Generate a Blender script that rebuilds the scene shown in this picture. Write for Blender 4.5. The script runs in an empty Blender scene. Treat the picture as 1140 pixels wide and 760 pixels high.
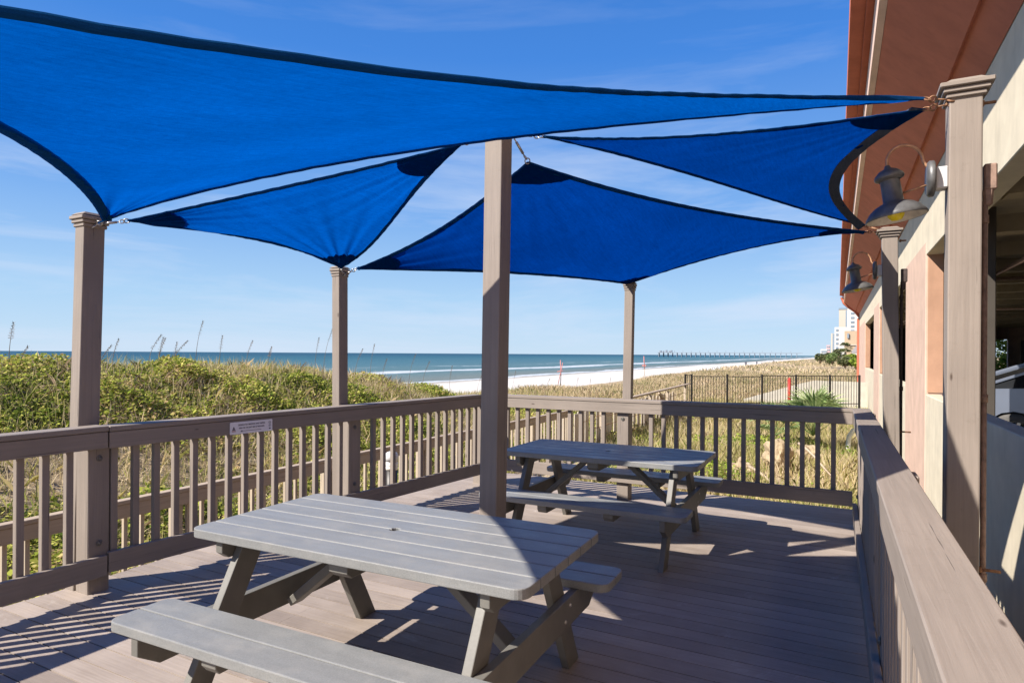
import bpy, bmesh, math, random
import numpy as np
from mathutils import Vector, Matrix
random.seed(7); RNG = np.random.default_rng(11)
R = math.radians
scene = bpy.context.scene
col = scene.collection

# ------------------------------------------------------------------ camera
H = 1.57
cam_d = bpy.data.cameras.new('camera'); cam = bpy.data.objects.new('camera', cam_d); col.objects.link(cam)
cam_d.sensor_width = 36.0; cam_d.sensor_fit = 'HORIZONTAL'; cam_d.lens = 705.0 / 1140.0 * 36.0
cam_d.shift_y = -(13.6 - 0.0) / 1140.0 * -1.0
cam_d.clip_start = 0.05; cam_d.clip_end = 30000
cam.rotation_mode = 'XYZ'
YAW = math.atan2(370, 705)
# level camera, yawed left of +Y and rolled a third of a degree
m = Matrix.Rotation(YAW, 4, 'Z') @ Matrix.Rotation(R(90), 4, 'X') @ Matrix.Rotation(R(0.35), 4, 'Z')
cam.matrix_world = Matrix.Translation((0, 0, H)) @ m
scene.camera = cam
# ------------------------------------------------------------------ sky, sun, exposure
SUN = Vector((-0.75, -0.93, 1.0)).normalized()
w = bpy.data.worlds.new('World'); scene.world = w; w.use_nodes = True
nt = w.node_tree; nt.nodes.clear()
def N(t, typ, **kw):
    n = t.nodes.new(typ)
    for k, v in kw.items(): setattr(n, k, v)
    return n
out = N(nt, 'ShaderNodeOutputWorld'); bg = N(nt, 'ShaderNodeBackground'); bg.inputs['Strength'].default_value = 0.065
sky = N(nt, 'ShaderNodeTexSky', sky_type='NISHITA'); sky.sun_disc = False
sky.sun_elevation = math.asin(SUN.z); sky.sun_rotation = math.atan2(SUN.x, SUN.y)
sky.air_density = 1.1; sky.dust_density = 0.05; sky.ozone_density = 1.6; sky.altitude = 0
hs = N(nt, 'ShaderNodeHueSaturation'); hs.inputs['Saturation'].default_value = 1.15; hs.inputs['Value'].default_value = 1.0
tc = N(nt, 'ShaderNodeTexCoord'); mp = N(nt, 'ShaderNodeMapping'); mp.inputs['Scale'].default_value = (1.2, 1.2, 9.0); mp.inputs['Rotation'].default_value = (0.0, R(9), R(20))
nz = N(nt, 'ShaderNodeTexNoise'); nz.inputs['Scale'].default_value = 1.6; nz.inputs['Detail'].default_value = 6; nz.inputs['Roughness'].default_value = 0.6; nz.inputs['Distortion'].default_value = 0.4
cr = N(nt, 'ShaderNodeMapRange'); cr.inputs['From Min'].default_value = 0.47; cr.inputs['From Max'].default_value = 0.80; cr.inputs['To Max'].default_value = 0.75
tint = N(nt, 'ShaderNodeMixRGB', blend_type='MULTIPLY'); tint.inputs['Fac'].default_value = 1.0; tint.inputs['Color2'].default_value = (0.90, 0.97, 1.17, 1)
mx = N(nt, 'ShaderNodeMixRGB'); mx.inputs['Color2'].default_value = (5.6, 6.3, 7.6, 1)
L = nt.links.new
L(tc.outputs['Generated'], mp.inputs['Vector']); L(mp.outputs['Vector'], nz.inputs['Vector']); L(nz.outputs['Fac'], cr.inputs['Value'])
L(sky.outputs['Color'], hs.inputs['Color']); L(hs.outputs['Color'], tint.inputs['Color1']); sep = N(nt, 'ShaderNodeSeparateXYZ'); L(tc.outputs['Generated'], sep.inputs[0])
er = N(nt, 'ShaderNodeValToRGB'); el_ = er.color_ramp.elements
for p_, c_ in ((0.085, (3.3, 5.15, 7.3)), (0.21, (1.65, 3.5, 6.9)), (0.42, (0.48, 2.0, 6.0)), (0.62, (0.32, 1.4, 4.6))):
    e_ = el_.new(p_); e_.color = (c_[0] / 10, c_[1] / 10, c_[2] / 10, 1)
el_[0].position = 0.0; el_[0].color = (0.44, 0.585, 0.74, 1); el_[len(el_) - 1].position = 1.0; el_[len(el_) - 1].color = (0.022, 0.08, 0.34, 1)
sc10 = N(nt, 'ShaderNodeMixRGB', blend_type='MULTIPLY'); sc10.inputs['Fac'].default_value = 1.0; sc10.inputs['Color2'].default_value = (10, 10, 10, 1); sc10.use_clamp = False
L(sep.outputs['Z'], er.inputs['Fac']); L(er.outputs['Color'], sc10.inputs['Color1'])
bld_ = N(nt, 'ShaderNodeMixRGB'); bld_.inputs['Fac'].default_value = 0.92
L(tint.outputs['Color'], bld_.inputs['Color1']); L(sc10.outputs['Color'], bld_.inputs['Color2']); L(bld_.outputs['Color'], mx.inputs['Color1']); lowm = N(nt, 'ShaderNodeMapRange'); lowm.inputs['From Min'].default_value = 0.22; lowm.inputs['From Max'].default_value = 0.42; lowm.inputs['To Min'].default_value = 1.0; lowm.inputs['To Max'].default_value = 0.22
sepc = N(nt, 'ShaderNodeSeparateXYZ'); L(tc.outputs['Generated'], sepc.inputs[0]); L(sepc.outputs['Z'], lowm.inputs['Value'])
cm_ = N(nt, 'ShaderNodeMath', operation='MULTIPLY'); L(cr.outputs['Result'], cm_.inputs[0]); L(lowm.outputs['Result'], cm_.inputs[1]); L(cm_.outputs[0], mx.inputs['Fac'])
L(mx.outputs['Color'], bg.inputs['Color']); L(bg.outputs['Background'], out.inputs['Surface'])
sd = bpy.data.lights.new('sun', 'SUN'); sd.energy = 5.0; sd.angle = R(0.53); sd.color = (1.0, 0.93, 0.84)
so = bpy.data.objects.new('sun', sd); col.objects.link(so); so.rotation_mode = 'QUATERNION'
so.rotation_quaternion = SUN.to_track_quat('Z', 'Y'); so.location = (-20, -25, 30)
scene.view_settings.view_transform = 'Standard'; scene.view_settings.look = 'None'
scene.view_settings.exposure = 0.98; scene.view_settings.gamma = 1.0
scene.render.engine = 'CYCLES'
scene.cycles.max_bounces = 8; scene.cycles.transparent_max_bounces = 8

# ------------------------------------------------------------------ object helpers
def link(o, parent=None):
    col.objects.link(o)
    if parent is not None: o.parent = parent
    return o
def tag(o, label=None, cat=None, group=None, kind=None):
    if label: o['label'] = label
    if cat: o['category'] = cat
    if group: o['group'] = group
    if kind: o['kind'] = kind
    return o
def empty(name, loc=(0, 0, 0), rz=0.0):
    o = bpy.data.objects.new(name, None); o.empty_display_size = 0.1
    o.location = loc; o.rotation_euler = (0, 0, rz); col.objects.link(o); return o
def inv_of(parent):
    if parent is None: return Matrix.Identity(4)
    M_ = Matrix.LocRotScale(parent.location, parent.rotation_euler, parent.scale)
    if parent.parent: M_ = Matrix.LocRotScale(parent.parent.location, parent.parent.rotation_euler, parent.parent.scale) @ M_
    return M_.inverted()
def build(bm, name, mats, parent=None, smooth=False, world=False):
    """bmesh -> one object. world=True: coordinates are world ones, moved into the parent's space."""
    if world and parent is not None: bm.transform(inv_of(parent))
    me = bpy.data.meshes.new(name); bm.normal_update(); bm.to_mesh(me); bm.free()
    for mm in (mats if isinstance(mats, (list, tuple)) else [mats]): me.materials.append(mm)
    if smooth: me.polygons.foreach_set('use_smooth', [True] * len(me.polygons))
    return link(bpy.data.objects.new(name, me), parent)
def copy_tree(o, parent=None):
    c = o.copy(); col.objects.link(c); c.parent = parent
    for ch in list(o.children): copy_tree(ch, c)
    return c
def box(bm, c, s, rot=None, bev=0.003, seg=1, taper=None, mi=0):
    r = bmesh.ops.create_cube(bm, size=1.0); vs = r['verts']
    for v in vs:
        v.co = Vector((v.co.x * s[0], v.co.y * s[1], v.co.z * s[2]))
        if taper and v.co.z > 0: v.co.x *= taper[0]; v.co.y *= taper[1]
    es = list({e for v in vs for e in v.link_edges}); fs = list({f for v in vs for f in v.link_faces})
    for f in fs: f.material_index = mi
    if bev > 0:
        rr = bmesh.ops.bevel(bm, geom=es, offset=bev, segments=seg, affect='EDGES', profile=0.5)
        allv = list({v for f in rr['faces'] for v in f.verts} | {v for v in vs if v.is_valid})
        for f in rr['faces']: f.material_index = mi
    else: allv = vs
    M_ = Matrix.Translation(c) @ (rot if rot is not None else Matrix.Identity(4))
    for v in allv: v.co = M_ @ v.co
    return allv
def beam(bm, a, b, wdt, hgt, up=Vector((0, 0, 1)), bev=0.003, mi=0):
    a = Vector(a); b = Vector(b); d = (b - a); Ln = d.length; z = d.normalized(); up = Vector(up)
    x = up.cross(z)
    if x.length < 1e-4: x = Vector((1, 0, 0))
    x.normalize(); y = z.cross(x)
    M_ = Matrix((x, y, z)).transposed().to_4x4()
    return box(bm, (a + b) / 2, (wdt, hgt, Ln), M_, bev, mi=mi)
def prism(bm, pts, a, b, fn=None, bev=0.0):
    """polygon pts (list of 2D) mapped by fn(p,t) to 3D at t=a and t=b"""
    v0 = [bm.verts.new(fn(p, a)) for p in pts]; v1 = [bm.verts.new(fn(p, b)) for p in pts]
    n = len(pts); fs = []
    fs.append(bm.faces.new(v0[::-1])); fs.append(bm.faces.new(v1))
    for i in range(n): fs.append(bm.faces.new((v0[i], v0[(i + 1) % n], v1[(i + 1) % n], v1[i])))
    bmesh.ops.recalc_face_normals(bm, faces=fs)
    if bev > 0:
        es = [e for e in set(fs[0].edges) | set(fs[1].edges)]
        bmesh.ops.bevel(bm, geom=es, offset=bev, segments=2, affect='EDGES', profile=0.5)
    return v0 + v1
def tube(bm, pts, rad, seg=10, cap=True):
    pts = [Vector(p) for p in pts]; rings = []
    rads = rad if isinstance(rad, (list, tuple)) else [rad] * len(pts)
    up = Vector((0, 0, 1)); prev = None
    for i, p in enumerate(pts):
        d = (pts[min(i + 1, len(pts) - 1)] - pts[max(i - 1, 0)]).normalized()
        x = prev if prev is not None else d.cross(up)
        if x.length < 1e-3: x = Vector((1, 0, 0))
        x = (x - d * x.dot(d)).normalized(); prev = x; y = d.cross(x)
        rings.append([bm.verts.new(p + (x * math.cos(2 * math.pi * k / seg) + y * math.sin(2 * math.pi * k / seg)) * rads[i]) for k in range(seg)])
    for r0, r1 in zip(rings[:-1], rings[1:]):
        for k in range(seg): bm.faces.new((r0[k], r0[(k + 1) % seg], r1[(k + 1) % seg], r1[k])).smooth = True
    if cap: bm.faces.new(rings[0][::-1]); bm.faces.new(rings[-1])
def lathe(bm, prof, seg=32, M_=None, mi=0):
    rings = []
    for (r, z) in prof:
        rings.append([bm.verts.new((max(r, 1e-5) * math.cos(2 * math.pi * k / seg), max(r, 1e-5) * math.sin(2 * math.pi * k / seg), z)) for k in range(seg)])
    for r0, r1 in zip(rings[:-1], rings[1:]):
        for k in range(seg):
            f = bm.faces.new((r0[k], r0[(k + 1) % seg], r1[(k + 1) % seg], r1[k])); f.smooth = True; f.material_index = mi
    if M_ is not None:
        for r in rings:
            for v in r: v.co = M_ @ v.co
def torus(bm, M_, Rr, r, a0=0, a1=2 * math.pi, n=20):
    pts = [M_ @ Vector((Rr * math.cos(a0 + (a1 - a0) * i / n), Rr * math.sin(a0 + (a1 - a0) * i / n), 0)) for i in range(n + 1)]
    tube(bm, pts, r, 8)
def quads_mesh(name, V, F, mat, parent=None, smooth=False, fmat=None):
    me = bpy.data.meshes.new(name); nv = len(V); k = F.shape[1]; nf = len(F)
    me.vertices.add(nv); me.vertices.foreach_set('co', V.astype(np.float32).ravel())
    me.loops.add(nf * k); me.loops.foreach_set('vertex_index', F.astype(np.int32).ravel())
    me.polygons.add(nf); me.polygons.foreach_set('loop_start', (np.arange(nf) * k).astype(np.int32)); me.polygons.foreach_set('loop_total', np.full(nf, k, np.int32))
    if smooth: me.polygons.foreach_set('use_smooth', np.ones(nf, bool))
    for mm in (mat if isinstance(mat, (list, tuple)) else [mat]): me.materials.append(mm)
    me.update(calc_edges=True); me.validate()
    return link(bpy.data.objects.new(name, me), parent)

# ------------------------------------------------------------------ materials
def mat_new(name):
    mt = bpy.data.materials.new(name); mt.use_nodes = True; t = mt.node_tree
    b = t.nodes['Principled BSDF']; return mt, t, b
def coords(t, scale=(1, 1, 1), kind='Object', rot=(0, 0, 0)):
    c = N(t, 'ShaderNodeTexCoord'); mpn = N(t, 'ShaderNodeMapping'); mpn.inputs['Scale'].default_value = scale; mpn.inputs['Rotation'].default_value = rot
    t.links.new(c.outputs[kind], mpn.inputs['Vector']); return mpn.outputs['Vector']
def noise(t, vec, scale=5, detail=4, rough=0.55, dist=0.0):
    n = N(t, 'ShaderNodeTexNoise'); n.inputs['Scale'].default_value = scale; n.inputs['Detail'].default_value = detail
    n.inputs['Roughness'].default_value = rough; n.inputs['Distortion'].default_value = dist
    if vec is not None: t.links.new(vec, n.inputs['Vector'])
    return n.outputs['Fac']
def ramp(t, fac, stops):
    r = N(t, 'ShaderNodeValToRGB'); e = r.color_ramp.elements
    while len(e) < len(stops): e.new(0.5)
    for i, (p, c) in enumerate(stops): e[i].position = p; e[i].color = (c[0], c[1], c[2], 1)
    t.links.new(fac, r.inputs['Fac']); return r.outputs['Color']
def mixc(t, a, b, fac, blend='MIX'):
    n = N(t, 'ShaderNodeMixRGB', blend_type=blend)
    for key, val in (('Color1', a), ('Color2', b), ('Fac', fac)):
        if isinstance(val, (tuple, list)): n.inputs[key].default_value = (val[0], val[1], val[2], 1)
        elif isinstance(val, (int, float)): n.inputs[key].default_value = val
        else: t.links.new(val, n.inputs[key])
    return n.outputs['Color']
def mrange(t, v, a, b, c=0.0, d=1.0):
    n = N(t, 'ShaderNodeMapRange'); n.inputs['From Min'].default_value = a; n.inputs['From Max'].default_value = b
    n.inputs['To Min'].default_value = c; n.inputs['To Max'].default_value = d; t.links.new(v, n.inputs['Value']); return n.outputs['Result']
def bump(t, b, h, strength=0.3, dist=0.005):
    n = N(t, 'ShaderNodeBump'); n.inputs['Strength'].default_value = strength; n.inputs['Distance'].default_value = dist
    t.links.new(h, n.inputs['Height']); t.links.new(n.outputs['Normal'], b.inputs['Normal'])
def simple(name, c, rough=0.6, metal=0.0, var=0.12, nscale=6, bstr=0.1, bd=0.003, spec=0.5, stretch=(1, 1, 1)):
    mt, t, b = mat_new(name); v = coords(t, stretch); f = noise(t, v, nscale, 5)
    lo = tuple(x * (1 - var) for x in c); hi = tuple(min(1, x * (1 + var)) for x in c)
    t.links.new(ramp(t, f, [(0.3, lo), (0.7, hi)]), b.inputs['Base Color'])
    b.inputs['Roughness'].default_value = rough; b.inputs['Metallic'].default_value = metal; b.inputs['Specular IOR Level'].default_value = spec
    if bstr: bump(t, b, noise(t, v, nscale * 8, 4), bstr, bd)
    return mt
def painted_wood(name, c, axis, rough=0.62):
    """painted timber: faint grain, hairline checks and knots running along one axis"""
    mt, t, b = mat_new(name)
    st = [28, 28, 28]; st[axis] = 0.9
    oi = N(t, 'ShaderNodeObjectInfo')
    c0 = N(t, 'ShaderNodeTexCoord'); add = N(t, 'ShaderNodeVectorMath', operation='ADD'); comb = N(t, 'ShaderNodeCombineXYZ')
    mul = N(t, 'ShaderNodeMath', operation='MULTIPLY'); mul.inputs[1].default_value = 37.0
    t.links.new(oi.outputs['Random'], mul.inputs[0])
    for k in range(3): t.links.new(mul.outputs[0], comb.inputs[k])
    t.links.new(c0.outputs['Object'], add.inputs[0]); t.links.new(comb.outputs[0], add.inputs[1])
    def mapped(s):
        mm = N(t, 'ShaderNodeMapping'); mm.inputs['Scale'].default_value = s; t.links.new(add.outputs[0], mm.inputs['Vector']); return mm.outputs['Vector']
    g = noise(t, mapped(tuple(st)), 1.6, 8, 0.65, 0.6)
    big = noise(t, mapped((1, 1, 1)), 2.2, 3)
    st2 = [60, 60, 60]; st2[axis] = 1.1
    ck = noise(t, mapped(tuple(st2)), 1.0, 3, 0.5, 0.3)
    crack = mrange(t, ck, 0.30, 0.325)
    base = ramp(t, g, [(0.28, tuple(x * 0.84 for x in c)), (0.72, tuple(x * 1.1 for x in c))])
    base = mixc(t, base, tuple(x * 0.86 for x in c), mrange(t, big, 0.45, 0.7))
    base = mixc(t, tuple(x * 0.45 for x in c), base, crack)
    dirt = noise(t, mapped((3, 3, 3)), 6, 6, 0.7)
    base = mixc(t, base, (c[0] * 0.62, c[1] * 0.58, c[2] * 0.52), mrange(t, dirt, 0.6, 0.8, 0, 0.45))
    kn = N(t, 'ShaderNodeTexVoronoi'); kn.inputs['Scale'].default_value = 1.0
    st3 = [5.5, 5.5, 5.5]; st3[axis] = 1.6
    t.links.new(mapped(tuple(st3)), kn.inputs['Vector'])
    base = mixc(t, (c[0] * 0.3, c[1] * 0.26, c[2] * 0.24), base, mrange(t, kn.outputs['Distance'], 0.022, 0.045))
    t.links.new(base, b.inputs['Base Color']); b.inputs['Roughness'].default_value = rough; b.inputs['Specular IOR Level'].default_value = 0.35
    hm = N(t, 'ShaderNodeMath', operation='MULTIPLY'); t.links.new(g, hm.inputs[0]); t.links.new(crack, hm.inputs[1])
    bump(t, b, hm.outputs[0], 0.55, 0.004)
    return mt
WC = (0.258, 0.216, 0.183)
wood_x = painted_wood('painted_timber_lengthwise', WC, 0)
wood_z = painted_wood('painted_timber_upright', WC, 2)
walk_x = painted_wood('weathered_timber', (0.42, 0.33, 0.24), 0); walk_z = painted_wood('weathered_timber_upright', (0.46, 0.38, 0.29), 2)

# deck boards: one shade per board, fine streaks, scuffs
PITCH = 0.1315
deck_m, t, b = mat_new('composite_deck_board')
tc_ = N(t, 'ShaderNodeTexCoord'); sx = N(t, 'ShaderNodeSeparateXYZ'); t.links.new(tc_.outputs['Object'], sx.inputs[0])
dv = N(t, 'ShaderNodeMath', operation='DIVIDE'); dv.inputs[1].default_value = PITCH; t.links.new(sx.outputs['Y'], dv.inputs[0])
fl = N(t, 'ShaderNodeMath', operation='FLOOR'); t.links.new(dv.outputs[0], fl.inputs[0])
wn = N(t, 'ShaderNodeTexWhiteNoise', noise_dimensions='1D'); t.links.new(fl.outputs[0], wn.inputs['W'])
mp_ = N(t, 'ShaderNodeCombineXYZ'); t.links.new(sx.outputs['X'], mp_.inputs['X']); t.links.new(sx.outputs['Y'], mp_.inputs['Y'])
offs = N(t, 'ShaderNodeMath', operation='MULTIPLY'); offs.inputs[1].default_value = 9.0; t.links.new(wn.outputs['Value'], offs.inputs[0]); t.links.new(offs.outputs[0], mp_.inputs['Z'])
def dmap(s):
    mm = N(t, 'ShaderNodeMapping'); mm.inputs['Scale'].default_value = s; t.links.new(mp_.outputs[0], mm.inputs['Vector']); return mm.outputs['Vector']
st1 = noise(t, dmap((1.5, 60, 1)), 1.5, 8, 0.7); bl = noise(t, dmap((1, 1, 1)), 2.0, 5, 0.6); spk = noise(t, dmap((1, 1, 1)), 140, 3, 0.7)
base = ramp(t, wn.outputs['Value'], [(0.0, (0.245, 0.200, 0.168)), (1.0, (0.355, 0.295, 0.250))])
base = mixc(t, base, ramp(t, st1, [(0.25, (0.62, 0.6, 0.58)), (0.75, (1.15, 1.15, 1.15))]), 0.75, 'MULTIPLY')
base = mixc(t, base, (0.42, 0.355, 0.305), mrange(t, bl, 0.42, 0.75, 0, 0.55))
base = mixc(t, base, (0.12, 0.095, 0.085), mrange(t, spk, 0.62, 0.8, 0, 0.5))
sc = noise(t, dmap((2.2, 2.2, 1)), 1.1, 7, 0.75, 1.2)
base = mixc(t, base, (0.50, 0.46, 0.42), mrange(t, sc, 0.60, 0.76, 0, 0.6))
t.links.new(base, b.inputs['Base Color']); b.inputs['Roughness'].default_value = 0.6; b.inputs['Specular IOR Level'].default_value = 0.4
bump(t, b, st1, 0.35, 0.003)

plastic = simple('grey_recycled_plastic', (0.205, 0.208, 0.204), 0.42, var=0.09, nscale=3, bstr=0.0, spec=0.5, stretch=(1, 6, 6))
def _pl():
    t = plastic.node_tree; b = t.nodes['Principled BSDF']; v = coords(t)
    f = noise(t, v, 190, 4, 0.8); g = noise(t, v, 7, 5, 0.65)
    src = b.inputs['Base Color'].links[0].from_socket
    c2 = mixc(t, src, ramp(t, f, [(0.3, (0.72, 0.72, 0.72)), (0.7, (1.22, 1.22, 1.22))]), 0.8, 'MULTIPLY')
    c2 = mixc(t, c2, (0.30, 0.285, 0.26), mrange(t, g, 0.50, 0.8, 0, 0.45))
    sc_ = noise(t, coords(t, (9, 9, 9)), 2.3, 8, 0.8, 2.5); c2 = mixc(t, c2, (0.36, 0.36, 0.35), mrange(t, sc_, 0.68, 0.76, 0, 0.5))
    t.links.new(c2, b.inputs['Base Color']); bump(t, b, f, 0.35, 0.002)
    t.links.new(mrange(t, g, 0.3, 0.7, 0.34, 0.55), b.inputs['Roughness'])
_pl()
frame_plastic = simple('dark_recycled_plastic', (0.145, 0.138, 0.122), 0.5, var=0.12, nscale=9, bstr=0.2, bd=0.002)
hole_dark = simple('shadowed_recess_black', (0.02, 0.02, 0.02), 0.8, bstr=0)
steel = simple('galvanised_steel', (0.45, 0.44, 0.42), 0.38, 0.9, 0.2, 40, 0.1)
rust = simple('rusted_steel', (0.28, 0.15, 0.085), 0.75, 0.3, 0.4, 60, 0.4, 0.002)
copper = simple('worn_copper_tube', (0.50, 0.27, 0.15), 0.5, 0.5, 0.3, 40, 0.2, 0.001)
lampgrey = simple('weathered_grey_enamel', (0.12, 0.12, 0.12), 0.45, 0.3, 0.25, 20, 0.1, 0.001)
lampwhite = simple('stained_white_enamel', (0.62, 0.58, 0.50), 0.5, 0, 0.2, 22, 0.1, 0.001)
bulb_m = simple('yellow_bug_bulb', (0.75, 0.62, 0.02), 0.25, 0, 0.1, 8, 0)
pvc = simple('white_pvc', (0.75, 0.72, 0.66), 0.4, 0, 0.08, 8, 0)
greybox = simple('grey_white_box_plastic', (0.55, 0.55, 0.54), 0.5, 0, 0.08, 8, 0)
black_metal = simple('black_powder_coat', (0.025, 0.022, 0.02), 0.45, 0.2, 0.2, 8, 0)
red_paint = simple('red_paint', (0.55, 0.04, 0.03), 0.5, 0, 0.1, 8, 0)
pink_paint = simple('faded_red_paint', (0.45, 0.17, 0.15), 0.6, 0, 0.1, 8, 0)

def fabric(name, c, tr, hem=False):
    mt = bpy.data.materials.new(name); mt.use_nodes = True; t = mt.node_tree; t.nodes.clear()
    o = N(t, 'ShaderNodeOutputMaterial'); d = N(t, 'ShaderNodeBsdfDiffuse'); tl = N(t, 'ShaderNodeBsdfTranslucent'); mxs = N(t, 'ShaderNodeMixShader')
    v = coords(t); wv = noise(t, coords(t, (1, 1, 1)), 420, 2, 0.6); sm = noise(t, v, 1.4, 5, 0.6)
    cc = ramp(t, sm, [(0.3, tuple(x * 0.86 for x in c)), (0.7, tuple(min(1, x * 1.1) for x in c))])
    st = noise(t, coords(t, (26, 2.2, 2.2), rot=(0, 0, R(25))), 3.0, 6, 0.7)
    mot = noise(t, coords(t, (1, 1, 1)), 38, 4, 0.75)
    cc = mixc(t, cc, ramp(t, mot, [(0.3, (0.84, 0.86, 0.88)), (0.7, (1.12, 1.1, 1.08))]), 1.0, 'MULTIPLY')
    cc = mixc(t, cc, ramp(t, st, [(0.3, (0.80, 0.82, 0.84)), (0.7, (1.14, 1.12, 1.10))]), 1.0, 'MULTIPLY')
    wv2 = N(t, 'ShaderNodeTexWave'); wv2.wave_type = 'BANDS'; wv2.bands_direction = 'X'; wv2.inputs['Scale'].default_value = 0.26; wv2.inputs['Distortion'].default_value = 0.15; t.links.new(coords(t, (1, 1, 1), rot=(0, 0, R(-28))), wv2.inputs['Vector'])
    cc = mixc(t, (0.55, 0.6, 0.68), cc, mrange(t, wv2.outputs['Fac'], 0.0, 0.0006, 0, 1)) if False else cc
    cc = mixc(t, cc, ramp(t, wv, [(0.3, (0.8, 0.8, 0.8)), (0.7, (1.15, 1.15, 1.15))]), 1.0, 'MULTIPLY')
    t.links.new(cc, d.inputs['Color']); t.links.new(cc, tl.inputs['Color'])
    mxs.inputs['Fac'].default_value = tr
    bn = N(t, 'ShaderNodeBump'); bn.inputs['Strength'].default_value = 0.25; bn.inputs['Distance'].default_value = 0.02
    t.links.new(noise(t, coords(t, (7, 1.2, 1.2), rot=(0, 0, R(35))), 2.0, 3), bn.inputs['Height']); t.links.new(bn.outputs['Normal'], d.inputs['Normal']); t.links.new(bn.outputs['Normal'], tl.inputs['Normal'])
    t.links.new(d.outputs[0], mxs.inputs[1]); t.links.new(tl.outputs[0], mxs.inputs[2]); t.links.new(mxs.outputs[0], o.inputs['Surface'])
    return mt
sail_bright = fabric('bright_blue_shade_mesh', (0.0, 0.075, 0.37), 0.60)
sail_dimmed = fabric('dimmed_blue_shade_mesh', (0.0, 0.038, 0.25), 0.58)  # same cloth; weaker light through these two sails put into a darker blue
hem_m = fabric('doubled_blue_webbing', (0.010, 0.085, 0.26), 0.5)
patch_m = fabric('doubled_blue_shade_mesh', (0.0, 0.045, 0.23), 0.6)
hem_grey = fabric('grey_navy_webbing', (0.09, 0.11, 0.16), 0.2)  # greyer and less translucent than the other hems

def stucco(name, c, var=0.11):
    mt, t, b = mat_new(name); v = coords(t)
    f = noise(t, v, 2.5, 6, 0.6); g = noise(t, v, 70, 4, 0.7); s = noise(t, coords(t, (2, 2, 0.25)), 3, 5, 0.6)
    base = ramp(t, f, [(0.3, tuple(x * (1 - var) for x in c)), (0.7, tuple(min(1, x * (1 + var)) for x in c))])
    base = mixc(t, base, tuple(x * 0.72 for x in c), mrange(t, s, 0.52, 0.78, 0, 0.5))
    t.links.new(base, b.inputs['Base Color']); b.inputs['Roughness'].default_value = 0.85; b.inputs['Specular IOR Level'].default_value = 0.2
    bump(t, b, g, 0.35, 0.006); return mt
st_cream = stucco('cream_stucco', (0.56, 0.50, 0.385)); st_pink = stucco('pale_peach_stucco', (0.53, 0.38, 0.30)); st_orange = stucco('peach_orange_stucco', (0.40, 0.235, 0.155))
st_red = stucco('terracotta_red_stucco', (0.45, 0.155, 0.095)); st_redb = stucco('bright_terracotta_stucco', (0.44, 0.14, 0.085))
st_step = stucco('pale_peach_cornice_stucco', (0.62, 0.45, 0.37))
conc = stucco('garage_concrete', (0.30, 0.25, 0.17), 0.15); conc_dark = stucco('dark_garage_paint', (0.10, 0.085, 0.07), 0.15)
gfloor = stucco('garage_floor_concrete', (0.22, 0.21, 0.2), 0.15)

# ------------------------------------------------------------------ terrain
def sstep(x, a, b):
    q = np.clip((x - a) / (b - a), 0, 1); return q * q * (3 - 2 * q)
def fbm(x, y, s, seed=0):
    r = np.random.default_rng(seed); o = 0; a = 1.0
    for k in range(6):
        an = r.uniform(0, 6.28); ph = r.uniform(0, 6.28, 2); fr = s * (1.7 ** k)
        o = o + a * np.sin(fr * (x * math.cos(an) + y * math.sin(an)) + ph[0] + 1.3 * np.sin(fr * 0.7 * (y * math.cos(an) - x * math.sin(an)) + ph[1])); a *= 0.62
    return o / 2.4
def height(x, y):
    x = np.asarray(x, float); y = np.asarray(y, float)
    b = np.interp(x, [-400, -90, -70, -26, -18, 0, 30], [-9, -4.5, -3.75, -2.1, -1.05, -1.15, -1.3])
    amp = np.interp(y, [-30, 8.5, 11.5, 15, 19, 24, 30], [2.28, 2.28, 2.1, 1.75, 1.15, 0.45, 0.2])
    d = x + 13.2
    ridge = amp * np.where(d > 0, np.exp(-(d / 4.0) ** 2), np.exp(-(d / 5.5) ** 2))
    low = 0.42 * np.exp(-((y - 32) / 4.5) ** 2) * sstep(x, -22, -15) * (1 - sstep(x, -8, -4))
    far = sstep(y, 40, 75) * sstep(x, -22, -11) * (0.75 + 0.35 * fbm(x, y, 0.09, 3))
    n = 0.10 * fbm(x, y, 0.55, 1) * sstep(x, -30, -17)
    under = -0.35 * sstep(x, -5.2, -4.4) * (1 - sstep(y, 7, 9.5))
    bh = 0.05 * fbm(x, y, 0.25, 5) * (1 - sstep(x, -26, -20))
    return b + ridge + low + far + n + under + bh
def axis_pts(segs):
    o = []
    for a, b, n in segs: o += list(np.linspace(a, b, n, endpoint=False))
    o.append(segs[-1][1]); return np.array(o)
gx = axis_pts([(-6000, -400, 10), (-400, -100, 12), (-100, -30, 50), (-30, 4, 120), (4, 60, 20), (60, 6000, 12)])
gy = axis_pts([(-6000, -60, 10), (-60, -4, 24), (-4, 45, 150), (45, 200, 90), (200, 900, 50), (900, 9000, 24)])
X, Y = np.meshgrid(gx, gy); Z = height(X, Y)
V = np.stack([X.ravel(), Y.ravel(), Z.ravel()], 1); nx, ny = len(gx), len(gy)
i, j = np.meshgrid(np.arange(nx - 1), np.arange(ny - 1)); a = (j * nx + i).ravel()
F = np.stack([a, a + 1, a + nx + 1, a + nx], 1)
sand, t, b = mat_new('beach_sand')
v = coords(t); sx = N(t, 'ShaderNodeSeparateXYZ'); t.links.new(v, sx.inputs[0])
f = noise(t, v, 0.8, 8, 0.7); g = noise(t, v, 9, 6, 0.7)
white = ramp(t, f, [(0.25, (0.46, 0.43, 0.38)), (0.5, (0.55, 0.52, 0.475)), (0.75, (0.60, 0.57, 0.53))])
dune = ramp(t, g, [(0.3, (0.20, 0.15, 0.085)), (0.5, (0.34, 0.26, 0.16)), (0.72, (0.52, 0.43, 0.31))])
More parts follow.
